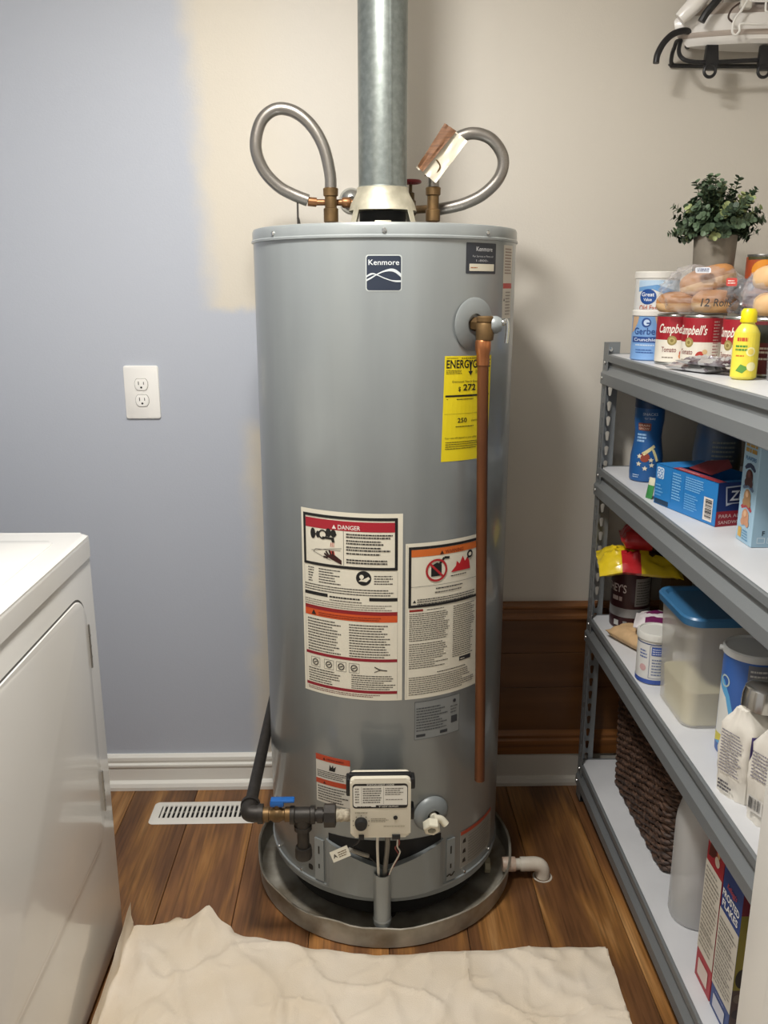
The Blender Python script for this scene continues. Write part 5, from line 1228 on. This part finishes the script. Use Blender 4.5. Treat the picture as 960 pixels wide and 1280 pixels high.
# chip bags on the tub
ZT = Z3 + .1805
YB = mat('yellow_snack_film', '#d8bc1e', .3, coat=.2); RB = mat('red_snack_film', '#b3242a', .28, coat=.3); BRB = mat('dark_brown_film', '#34201a', .35)
def drape(m, c, k):
    m.v = [(x, y, z - k * max(0, c - y - .02) - .25 * max(0, abs(x - .69) - .06)) for x, y, z in m.v]; return m
m = pouch(.150, .200, .034, 4, crin=.9)
by_pos(m, lambda q: 1 if (-.045 < q.y < .0 and q.x < .0) else (2 if (q.y > .02 and q.x > -.02) else 0))
for k, f in enumerate(m.f):
    if -.042 < m.v[f[0]][1] < -.005 and m.v[f[0]][0] < 0: m.m[k] = 1
# local x runs away from the aisle view, local y to the right
m.v = [(.684 + y * .98 + x * .17, 2.052 + x * .95 - y * .17, z) for x, y, z in m.v]
m.v = [(x, y, ZT + z - .30 * max(0, 2.040 - y) - .30 * max(0, abs(x - .69) - .06)) for x, y, z in m.v]
m.f = [f[::-1] for f in m.f]
tag(m.build('snack_bag', [YB, RB, BRB], ang=40), 'yellow snack bag with red panel lying on the maroon tub', 'bag')
m = pouch(.105, .140, .062, 12, crin=.55)
by_pos(m, lambda q: 1 if q.y > .005 else 0)
m.v = [(.712 + y * .97 + x * .2, 2.072 + x * .95 - y * .2, ZT + .034 + z) for x, y, z in m.v]; m.f = [f[::-1] for f in m.f]
tag(m.build('snack_bag', [RB, BRB], ang=40), 'shiny red and brown snack bag lying on top of the yellow one', 'bag')
# tan packet, white and purple bag
m = xf(pouch(.085, .150, .036, 6, crin=.25), (.672, 1.968, Z3), math.radians(24))
by_pos(m, lambda q: 1 if (q.x > .688 and q.y > 1.985) else 0); tag(m.build('paper_packet', [mat('kraft_paper', '#c7a67c', .7, var=.1, vscale=30), mat('brown_label', '#6b4630', .6)], ang=50), 'tan paper packet lying in front of the maroon tub', 'packet')
m = pouch(.100, .170, .040, 21, crin=.25)
by_pos(m, lambda q: 1 if (abs(q.y) < .062 and (-.040 < q.x < -.022 or (-.004 < q.x < .022 and q.y < .02))) else 0)
m.v = [(.742 + y * .93 + x * .37, 1.950 - y * .37 + x * .93, Z3 + .040 + z) for x, y, z in m.v]; m.f = [f[::-1] for f in m.f]
tag(m.build('sugar_bag', [mat('white_film', '#e2dcdc', .35), mat('purple_print', '#6b1f52', .35)], ang=50), 'white bag with dark purple stripes lying across the tan packet', 'bag')
# rear goods
t = box_thing('brown_carton', 'narrow dark brown carton behind the white and purple bag', 'box', .06, .05, .16, (.800, 2.09, Z3), .1, mat('brown_card', '#5d4424', .6)); d = Decal(planemap((-.03, -.025, .03), (1, 0, 0), (0, 0, 1)), None, .0004); d.lines(.01, .02, .05, .09, 6, '#3a2c18', 2); d.build('front_print', t, False)
t = box_thing('pasta_box', 'dark box with a pale label behind the blue lidded bin', 'box', .13, .06, .23, (.900, 2.02, Z3), .05, mat('charcoal_card', '#26272a', .5)); d = Decal(planemap((-.065, -.03, .10), (1, 0, 0), (0, 0, 1)), None, .0004); d.rect(.005, .02, .125, .115, '#8d8a84', 1); d.lines(.02, .06, .11, .10, 3, '#1f1f22', 2, fill=.6, word=.02); d.build('front_print', t, False)
# white and blue tub
wx, wy = .646, 1.780
t = can('shortening_tub', 'small white tub with blue stripes and white lid on the third shelf', 'tub', wx, wy, Z3, .0385, .112, mat('white_tub', '#dcdcd8', .4), prof=[(.035, 0), (.0375, .002), (.0385, .02), (.0385, .110)])
MB().lathe([(.0395, .102), (.0412, .103), (.0412, .116), (.0395, .119), (.036, .119), (.0355, .1165), (.0001, .1165)], (wx, wy, Z3), 40).build('lid', mat('milky_lid', '#d5d4cd', .35), t)
d = Decal(cylmap(wx, wy, .0385, facing(wx, wy), Z3), .006, .0003)
hw = .1; d.rect(-.11, .002, .11, .012, '#3a55a0', 1); d.rect(-.11, .094, .11, .0965, '#2f3f70', 1); d.rect(-.006, .070, .030, .090, '#3a5aa8', 2); d.lines(-.004, .072, .026, .088, 3, '#cfd6ea', 3); d.frame(-.010, .016, .034, .092, .0008, '#3a4a80', 2); d.lines(-.004, .022, .028, .064, 6, '#7a86a4', 2); d.lines(-.034, .060, -.014, .082, 3, '#5a6ea8', 2); d.disc(-.024, .038, .008, '#cfa8a8', 2); d.rect(.036, .03, .06, .06, '#d8c48a', 2); d.build('wrap_print', t)
# big bin with blue lid
t = thing('lidded_bin', 'large cloudy plastic food bin half full of cream flour with blue lid', 'container', (.703, 1.62, Z3))
qx0, qx1, qy0, qy1 = .630, .790, 1.545, 1.712
def loft(levels, n=6):
    """levels: (z, x0,y0,x1,y1,r)"""
    m = MB(); vs_ = []
    for z, x0, y0, x1, y1, r_ in levels: vs_ += [(x, y, z) for x, y in rrect(x0, y0, x1, y1, r_, n)]
    k = 4 * (n + 1); fs_ = [[j * k + i, j * k + (i + 1) % k, (j + 1) * k + (i + 1) % k, (j + 1) * k + i] for j in range(len(levels) - 1) for i in range(k)]
    fs_.append(list(range(k))[::-1]); fs_.append([(len(levels) - 1) * k + i for i in range(k)])
    return m.add(vs_, fs_, 0, True)
loft([(Z3, qx0 + .008, qy0 + .008, qx1 - .008, qy1 - .008, .022), (Z3 + .004, qx0 + .002, qy0 + .002, qx1 - .002, qy1 - .002, .026), (Z3 + .215, qx0 - .006, qy0 - .006, qx1 + .004, qy1 + .004, .028), (Z3 + .222, qx0 - .010, qy0 - .010, qx1 + .008, qy1 + .008, .030)]).build('bin', film('cloudy_plastic', '#e2dfd6', .3, .45), t)
loft([(Z3 + .003, qx0 + .010, qy0 + .010, qx1 - .010, qy1 - .010, .02), (Z3 + .075, qx0 + .005, qy0 + .005, qx1 - .005, qy1 - .005, .024)]).build('flour_fill', mat('cream_flour', '#e2d8ae', .9), t)
BL = mat('blue_lid', '#34678f', .35)
loft([(Z3 + .222, qx0 - .014, qy0 - .014, qx1 + .012, qy1 + .012, .034), (Z3 + .236, qx0 - .016, qy0 - .016, qx1 + .014, qy1 + .014, .036), (Z3 + .240, qx0 - .013, qy0 - .013, qx1 + .011, qy1 + .011, .034), (Z3 + .240, qx0 - .004, qy0 - .004, qx1 + .002, qy1 + .002, .028), (Z3 + .234, qx0 + .002, qy0 + .002, qx1 - .004, qy1 - .004, .024)]).build('lid', BL, t)
# blue sugar canister
sx_, sy_ = .716, 1.462
t = can('salt_canister', 'tall dark blue canister with pale lid beside the lidded bin', 'canister', sx_, sy_, Z3, .052, .208, mat('royal_blue_carton', '#3a62a8', .4), prof=[(.048, 0), (.0515, .002), (.052, .01), (.052, .208)])
f = MB(); f.lathe([(.053, .200), (.0545, .201), (.0545, .212), (.052, .215), (.050, .2145), (.049, .211), (.0001, .211)], (sx_, sy_, Z3), 40); ta = math.radians(facing(sx_, sy_) - 80); tq = Vector((math.sin(ta), -math.cos(ta), 0)); f.tube([Vector((sx_, sy_, Z3 + .206)) + tq * .050, Vector((sx_, sy_, Z3 + .207)) + tq * .060], .005, 8); f.build('lid', mat('pale_grey_lid', '#c9cbca', .4), t)
d = Decal(cylmap(sx_, sy_, .052, facing(sx_, sy_), Z3), .006, .0003)
d.rect(-.006, .060, .070, .196, '#6e7078', 1); d.lines(-.002, .066, .062, .190, 14, '#c9c9c4', 2)
d.poly([(-.07, .020), (-.046, .020), (-.030, .055), (-.024, .090), (-.036, .125), (-.052, .150), (-.07, .155)], '#5ea6d6', 1); d.poly([(-.07, .026), (-.052, .026), (-.038, .058), (-.034, .090), (-.044, .118), (-.07, .140)], '#dcdcd6', 2); d.ring(-.050, .150, .012, .003, '#b9c6c0', 2); d.poly([(-.07, .020), (-.045, .030), (-.044, .042), (-.07, .040)], '#cfc24a', 3); d.build('wrap_print', t)
# flour bags
def paper_bag(name, label, c, w_, d_, h_, rz_, seed, prt, front):
    t_ = thing(name, label, 'bag', (c[0], c[1], Z3))
    bm = bmesh.new(); bmesh.ops.create_cube(bm, size=1); bmesh.ops.subdivide_edges(bm, edges=bm.edges[:], cuts=13, use_grid_fill=True)
    R_ = Matrix.Rotation(rz_, 3, 'Z')
    for v in bm.verts:
        x, y, z = v.co; zz = z + .5
        bulge = 1 + .10 * math.sin(PI * min(1, zz * 1.1)) - (.0 if zz < .8 else (zz - .8) * .9)
        thin = 1 if zz < .82 else 1 - (zz - .82) * 3.0
        rr_ = 1 - .10 * (abs(x) * 2) ** 4 * (abs(y) * 2) ** 4
        p = Vector((x * w_ * bulge * rr_, y * d_ * bulge * rr_ * thin, zz * h_))
        nn = noise.noise(Vector((x * 5 + seed, y * 5, zz * 6))) + .5 * noise.noise(Vector((x * 12, y * 12 + seed, zz * 13)))
        p += Vector((x, y, 0)).normalized() * nn * .0045 if (x or y) else Vector((0, 0, 0))
        if zz < .001: p.z = 0
        q = R_ @ p; v.co = (c[0] + q.x, c[1] + q.y, Z3 + q.z)
    bm.faces.ensure_lookup_table()
    m = MB().bm(bm, 0, True)
    Ri = R_.inverted()
    by_pos(m, lambda q: front(Ri @ Vector((q.x - c[0], q.y - c[1], 0)), (q.z - Z3) / h_))
    m.build('bag', [mat('white_paper_bag', '#e2ddd2', .55, bump=.35, bscale=25), mat('purple_bag_print', '#4a3f78', .5), mat('crumpled_foil_white', '#cfcabf', .4)], t_, ang=50)
    prt(t_); return t_
frz = math.radians(24)
def fl_print(t_):
    # text panel on the narrow side that faces the aisle corner
    o_ = Vector((.662, 1.325, Z3)); Rm = Matrix.Rotation(frz, 3, 'Z')
    U1 = Rm @ Vector((1, 0, 0)); N1 = Rm @ Vector((0, -1, 0)); V1 = Rm @ Vector((0, -1, 0)); Nl = Rm @ Vector((-1, 0, 0))
    d = Decal(planemap(o_ + Nl * .0435 - V1 * .026 + Vector((0, 0, .01)), V1, (0, 0, 1)), None, .0012)
    d.lines(.002, .035, .050, .115, 14, '#8a8690', 2); d.build('side_print', t_)
    d = Decal(d.map, None, .0012); d.lines(.004, .0, .034, .020, 3, '#55535a', 2, fill=.6); d.build('lot_code', t_)
    d = Decal(planemap(o_ + N1 * .0415 - U1 * .040 + Vector((0, 0, .012)), U1, (0, 0, 1)), None, .0022)
    d.text('ALL PURPOSE', .006, .112, .008, '#d8d3de', 3, fit=.050, bold=.01); d.text('FLOUR', .006, .090, .020, '#d8d3de', 3, fit=.062, bold=.015); d.rect(0, .064, .08, .0665, '#c98f8a', 3); d.build('front_print', t_)
paper_bag('flour_bag', 'white paper flour bag with purple print folded open at the top', (.662, 1.325), .080, .066, .165, frz, 3.1, fl_print, lambda p, k: 1 if (p.y < -.024 and abs(p.x) < .0385 and .44 < k < .80) else 0)
def fl2_print(t_):
    o_ = Vector((.682, 1.240, Z3)); Rm = Matrix.Rotation(math.radians(24), 3, 'Z'); V1 = Rm @ Vector((0, -1, 0)); Nl = Rm @ Vector((-1, 0, 0))
    d = Decal(planemap(o_ + Nl * .0475 - V1 * .030 + Vector((0, 0, .006)), V1, (0, 0, 1)), None, .0012)
    barcode(d, .004, .016, .034, .044, '#d9d6cf', True, 5); d.build('barcode', t_)
    d = Decal(d.map, None, .0012); d.lines(.004, .075, .05, .125, 8, '#8a8690', 2); d.build('side_print', t_)
paper_bag('flour_bag', 'white paper bag with a barcode low on its side next to the doorway trim', (.682, 1.240), .088, .072, .175, math.radians(24), 8.4, fl2_print, lambda p, k: 0)
# steel measuring scoop on the bag
t = thing('measuring_scoop', 'shiny steel measuring scoop resting on the purple printed flour bag', 'scoop', (.668, 1.318, Z3 + .166))
SS = mat('polished_steel', '#c4c2bd', .2, .95)
f = MB().lathe([(.033, .000), (.0345, .001), (.0335, .022), (.030, .036), (.022, .042), (.0001, .043)], (.672, 1.322, Z3 + .1645), 32); f.lathe([(.0325, .0), (.031, .020), (.026, .034), (.0001, .040)], (.672, 1.322, Z3 + .1645), 32); f.build('cup', SS, t)
f = MB(); f.box(.703, .800, 1.315, 1.329, Z3 + .168, Z3 + .1705, .001); f.build('handle', SS, t)

# ================================================================ BOTTOM SHELF
Z4 = SH[3] + .0004
# wicker basket: woven strands round a rounded-square wall
t = thing('wicker_basket', 'dark brown woven wicker basket on the bottom shelf', 'basket', (.815, 1.868, Z4))
kx0, kx1, ky0, ky1, kh = .668, .965, 1.672, 2.064, .275
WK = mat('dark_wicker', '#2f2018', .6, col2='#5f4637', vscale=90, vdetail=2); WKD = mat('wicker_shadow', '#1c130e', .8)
ring_ = rrect(kx0, ky0, kx1, ky1, .03, 4)
def resample(pts, n):
    L_ = [0]; P_ = [Vector((x, y, 0)) for x, y in pts] + [Vector((*pts[0], 0))]
    for a, b_ in zip(P_[:-1], P_[1:]): L_.append(L_[-1] + (b_ - a).length)
    out_ = []; j = 0
    for k in range(n):
        s = L_[-1] * k / n
        while L_[j + 1] < s: j += 1
        u = (s - L_[j]) / (L_[j + 1] - L_[j] + 1e-9); p = P_[j].lerp(P_[j + 1], u); tn = (P_[j + 1] - P_[j]).normalized()
        out_.append((p, Vector((tn.y, -tn.x, 0))))
    return out_
NR = 180; base_ = resample(ring_, NR); wv = MB(); rows = 30
for rI in range(rows):
    z = Z4 + .006 + (rI + .5) * (kh - .012) / rows; ph = rI % 2; fl_ = .10 * (z - Z4)
    pts = [(p + nn * (.0032 * math.cos(PI * (k / 3.0 + ph)) + fl_ * .25) + Vector((0, 0, z + .0016 * math.sin(k * 1.7 + rI * 2.3)))) for k, (p, nn) in enumerate(base_)]
    wv.tube(pts, .0047 + .0006 * math.sin(rI * 1.9), 5, 0, False, closed=True)
stuff(wv.build('weave', WK, t))
stk_ = MB()
for k in range(0, NR, 6):
    p, nn = base_[k]; stk_.cyl(p + Vector((0, 0, Z4 + .002)), p + nn * (.025 * kh) + Vector((0, 0, Z4 + kh)), .0028, 6)
stuff(stk_.build('stakes', WK, t))
rim = MB(); rim.tube([p + nn * (.025 * kh) + Vector((0, 0, Z4 + kh)) for p, nn in base_[::3]], .0085, 8, 0, False, closed=True); rim.build('rim', WK, t)
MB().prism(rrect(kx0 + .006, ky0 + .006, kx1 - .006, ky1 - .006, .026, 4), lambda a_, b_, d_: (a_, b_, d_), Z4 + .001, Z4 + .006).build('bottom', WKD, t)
m = loft([(Z4 + .006, kx0 + .008, ky0 + .008, kx1 - .008, ky1 - .008, .025), (Z4 + kh * .93, kx0 + .006, ky0 + .006, kx1 - .006, ky1 - .006, .026)]); m.f = m.f[:-2]; m.m = m.m[:-2]; m.sm = m.sm[:-2]; m.build('inner_shade', WKD, t)  # dark inner wall, shade between the strands put into its colour
# water jug
jx, jy = .693, 1.545
t = thing('water_jug', 'cloudy plastic water jug half filled on the bottom shelf', 'jug', (jx, jy, Z4))
JUG = film('cloudy_jug', '#e8e8e6', .22, .52)
MB().lathe([(.046, 0), (.052, .003), (.055, .012), (.055, .215), (.053, .240), (.046, .268), (.032, .290), (.020, .300), (.019, .318)], (jx, jy, Z4), 40).build('bottle', JUG, t)
MB().lathe([(.050, .003), (.0535, .014), (.0535, .118), (.0001, .118)], (jx, jy, Z4), 40).build('water', film('still_water', '#9aa0a4', .05, .35), t)
MB().lathe([(.021, .312), (.021, .330), (.019, .332), (.0001, .332)], (jx, jy, Z4), 24).build('cap', mat('white_cap', '#dcdcd8', .4), t)
# small orange fruit-coloured print behind the boxes is part of the red box; cereal cartons
def cereal(name, label, x0, y0, y1, h_, col, prt, depth=.19, front=None, lean=0):
    t_ = thing(name, label, 'cereal box', (x0 + depth / 2, (y0 + y1) / 2, Z4), 0, None)
    MB().box(x0, x0 + depth, y0, y1, Z4, Z4 + h_, .001, seg=1).build('carton', mat(name + col, col, .45), t_)
    d = Decal(planemap((x0, y1, Z4), (0, -1, 0), (0, 0, 1)), None, .0004); prt(d, y1 - y0, h_); d.build('side_print', t_)
    if front:
        d = Decal(planemap((x0, y0, Z4), (1, 0, 0), (0, 0, 1)), None, .0004); front(d, depth, h_); d.build('front_print', t_)
    return t_
def red_side(d, w, h):
    d.rect(0, h * .20, w, h * .80, '#cfc9bc', 1); d.lines(.005, h * .24, w - .005, h * .78, 18, '#8d877c', 2, word=.008)
    for k in (.36, .52, .70): d.rect(.003, h * k, w - .003, h * k + .001, '#55524c', 3)
    d.poly([(.008, h * .84), (.028, h * .86), (.040, h * .90), (.032, h * .96), (.014, h * .97)], '#5a2a20', 2); d.disc(.046, h * .87, .010, '#d9cdbc', 2); d.disc(.050, h * .92, .006, '#c99a6a', 3); d.text('2', .006, h * .93, .018, '#e6ddd2', 3, bold=.02); d.rr(.012, h * .04, w - .014, h * .15, .003, '#d9c7bc', 2)
cereal('cereal_box', 'cereal box with red top and base and pale text panel beside the jug', .634, 1.315, 1.386, .322, '#a82a36', red_side, .19)
def ff_side(d, w, h):
    d.rect(0, h * .17, w, h * .70, '#cbc6ba', 1); d.lines(.005, h * .20, w - .005, h * .66, 17, '#85807a', 2, word=.008)
    for k in (.30, .50, .62): d.rect(.003, h * k, w - .003, h * k + .001, '#55524c', 3)
    d.text('FROSTED', w / 2, h * .800, .019, '#e6e6e2', 3, fit=w * .86, bold=.022, align='c'); d.text('FLAKES', w / 2, h * .735, .019, '#e6e6e2', 3, fit=w * .80, bold=.022, align='c'); d.text("Kellogg's", w / 2, h * .875, .015, '#b9484a', 3, fit=w * .5, bold=.015, shear=.3, align='c'); d.rr(.012, h * .03, w - .018, h * .12, .002, '#c7c9d4', 2); d.lines(.02, h * .14, w - .02, h * .16, 1, '#8a94bc', 2)
def ff_front(d, w, h):
    d.rect(0, h * .84, w, h, '#7a2430', 1); d.rect(0, h * .34, w, h * .84, '#8d8232', 1); d.rect(0, 0, w, h * .34, '#54433a', 1); d.disc(.014, h * .42, .012, '#2c241c', 2, ry=.02)
    for k in range(8): d.disc(.012 + (k % 3) * .02, .02 + k * .011, .010, ('#6e5f50', '#3f3430')[k % 2], 2, 10)
cereal('cereal_box', 'blue cereal box with white lettering and pale text panel touching the red cereal box', .634, 1.232, 1.311, .304, '#27427f', ff_side, .19, ff_front)
cereal('cereal_box', 'blue cereal box with white lettering set back beside the doorway trim', .664, 1.150, 1.2305, .300, '#27427f', ff_side, .19)

# ================================================================ WALL RACK AND IRON (top right)
t = thing('wire_rack', 'black wire wall rack with curved hook and two ring tabs', 'rack', (.88, 2.20, 1.89))
BK = mat('black_coated_wire', '#17171a', .4)
f = MB(); f.tube([(1.04, WALL_Y - .006, 1.912), (.76, WALL_Y - .006, 1.912), (.735, WALL_Y - .008, 1.915), (.725, 2.215, 1.928), (.724, 2.20, 1.94)], .0048, 10); f.build('rear_rail', BK, t)
f = MB(); f.tube([(.730, 2.175, 1.950), (.724, 2.165, 1.925), (.730, 2.155, 1.908), (.750, 2.150, 1.900), (.80, 2.150, 1.899), (.92, 2.150, 1.905), (1.04, 2.150, 1.912)], .0048, 10); f.build('front_rail', BK, t)
f = MB(); f.tube([(.724, 2.20, 1.938), (.724, 2.185, 1.95), (.730, 2.172, 1.948)], .0048, 8); f.build('end_loop', BK, t)
for x in (.794, .918):
    f = MB(); f.prism([(x - .014, 1.882), (x + .014, 1.882), (x + .017, 1.900), (x + .013, 1.934), (x - .013, 1.934), (x - .015, 1.900)], lambda a_, b_, d_: (a_, d_, b_), 2.156, 2.143, .002); f.build('bracket', BK, t)
    f = MB(); f.tube([(x + .013 * math.cos(k * PI / 6) - .002, 2.145, 1.880 + .013 * math.sin(k * PI / 6)) for k in range(12)], .0036, 8, closed=True); f.build('ring_tab', BK, t)
f = MB(); f.tube([(.664, 2.135, 1.893), (.667, 2.137, 1.912), (.681, 2.142, 1.937), (.704, 2.150, 1.957), (.735, 2.160, 1.966), (.76, 2.19, 1.962), (.77, WALL_Y - .004, 1.955)], .0072, 12); f.build('hook_arm', BK, t)
# clothes iron lying on the rack
IW = mat('white_iron_plastic', '#e8e5e0', .28, coat=.3); IGm = mat('iron_grey_beige', '#b3a79d', .35); 
t = thing('clothes_iron', 'white clothes iron with black band lying on the black wire rack', 'iron', (.86, 2.175, 1.936))
def ironring(z, nose, w_, heel=1.03, n=16):
    pts = []
    for k in range(n + 1):
        u = k / n; pts.append((nose + (heel - nose) * u, 2.178 - w_ * math.sin(PI / 2 * min(1, u * 1.5)) ** .75, z))
    for k in range(n, -1, -1):
        u = k / n; pts.append((nose + (heel - nose) * u, 2.178 + w_ * math.sin(PI / 2 * min(1, u * 1.5)) ** .75 + .0001, z))
    return pts
def iron_part(levels, name, m_):
    mb = MB(); vs_ = []
    for z, no, w_ in levels: vs_ += ironring(z, no, w_)
    k = 34; fs_ = [[j * k + i, j * k + (i + 1) % k, (j + 1) * k + (i + 1) % k, (j + 1) * k + i] for j in range(len(levels) - 1) for i in range(k)]
    fs_.append(list(range(k))[::-1]); fs_.append([(len(levels) - 1) * k + i for i in range(k)])
    bm = bmesh.new(); V = [bm.verts.new(v) for v in vs_]
    for q in fs_: bm.faces.new([V[i] for i in q])
    bmesh.ops.recalc_face_normals(bm, faces=bm.faces[:]); mb.bm(bm, 0, True); return mb.build(name, m_, t)
iron_part([(1.9365, .746, .040), (1.944, .738, .050), (1.952, .732, .052)], 'lower_shell', IW)
iron_part([(1.952, .730, .054), (1.957, .722, .056), (1.962, .720, .056)], 'soleplate', IGm)
iron_part([(1.962, .724, .052), (1.972, .716, .054), (1.990, .712, .054), (1.996, .716, .053)], 'skirt', IW)
iron_part([(1.996, .720, .050), (2.010, .735, .047), (2.022, .760, .042)], 'body', IGm)
f = MB(); f.tube([(.712, 2.140, 1.984), (.724, 2.136, 1.996), (.742, 2.132, 2.014), (.765, 2.132, 2.045)], .019, 14, rfun=lambda u: .75 + .4 * u); f.build('nose_cover', IW, t)
f = MB(); f.tube([(.754, 2.120, 1.974), (.764, 2.117, 1.992), (.784, 2.115, 2.016), (.812, 2.122, 2.050)], .0085, 10); f.build('trim_band', BLKP, t)
f = MB(); f.tube([(.80, 2.178, 2.02), (.83, 2.178, 2.085), (.90, 2.178, 2.105), (1.00, 2.178, 2.09), (1.02, 2.178, 2.0)], .016, 12); f.build('handle', IW, t)
f = MB(); f.tube([(.845, 2.116, 2.016), (.820, 2.114, 2.000), (.812, 2.114, 1.982), (.822, 2.114, 1.972)], .0022, 8); f.build('water_line', mat('dark_line', '#4a3a34', .4), t)
CW = mat('white_cord', '#e9e7e2', .4)
t2 = thing('appliance_cord', 'looped white cord hanging over the front of the iron', 'cord', (.86, 2.105, 1.94))
f = MB(); f.tube([(.852, 2.110, 2.02), (.838, 2.108, 1.995), (.823, 2.106, 1.975), (.820, 2.106, 1.952), (.828, 2.106, 1.944), (.836, 2.106, 1.952), (.838, 2.106, 1.966), (.875, 2.106, 1.966), (.96, 2.106, 1.968), (1.03, 2.106, 1.970)], .0026, 8); f.build('cord', CW, t2)
f = MB(); f.tube([(.892, 2.108, 2.03), (.890, 2.107, 2.000), (.898, 2.106, 1.990), (.95, 2.106, 1.992), (1.02, 2.106, 1.998)], .0024, 8); f.build('cord', CW, t2)
f = MB(); f.tube([(.850, 2.110, 2.05), (.852, 2.108, 2.018), (.870, 2.107, 2.012), (.93, 2.106, 2.014), (1.00, 2.108, 2.016)], .0024, 8); f.build('cord', CW, t2)
f = MB(); f.box(.866, .99, 2.112, 2.135, 2.016, 2.075, .010, seg=3); f.build('water_tank', mat('blue_tank', '#2c4f9a', .25), t)
f = MB(); f.box(.835, .862, 2.108, 2.124, 1.998, 2.018, .005, seg=3); f.build('cord_plug', mat('pale_plug', '#c9c5bc', .35), t2)
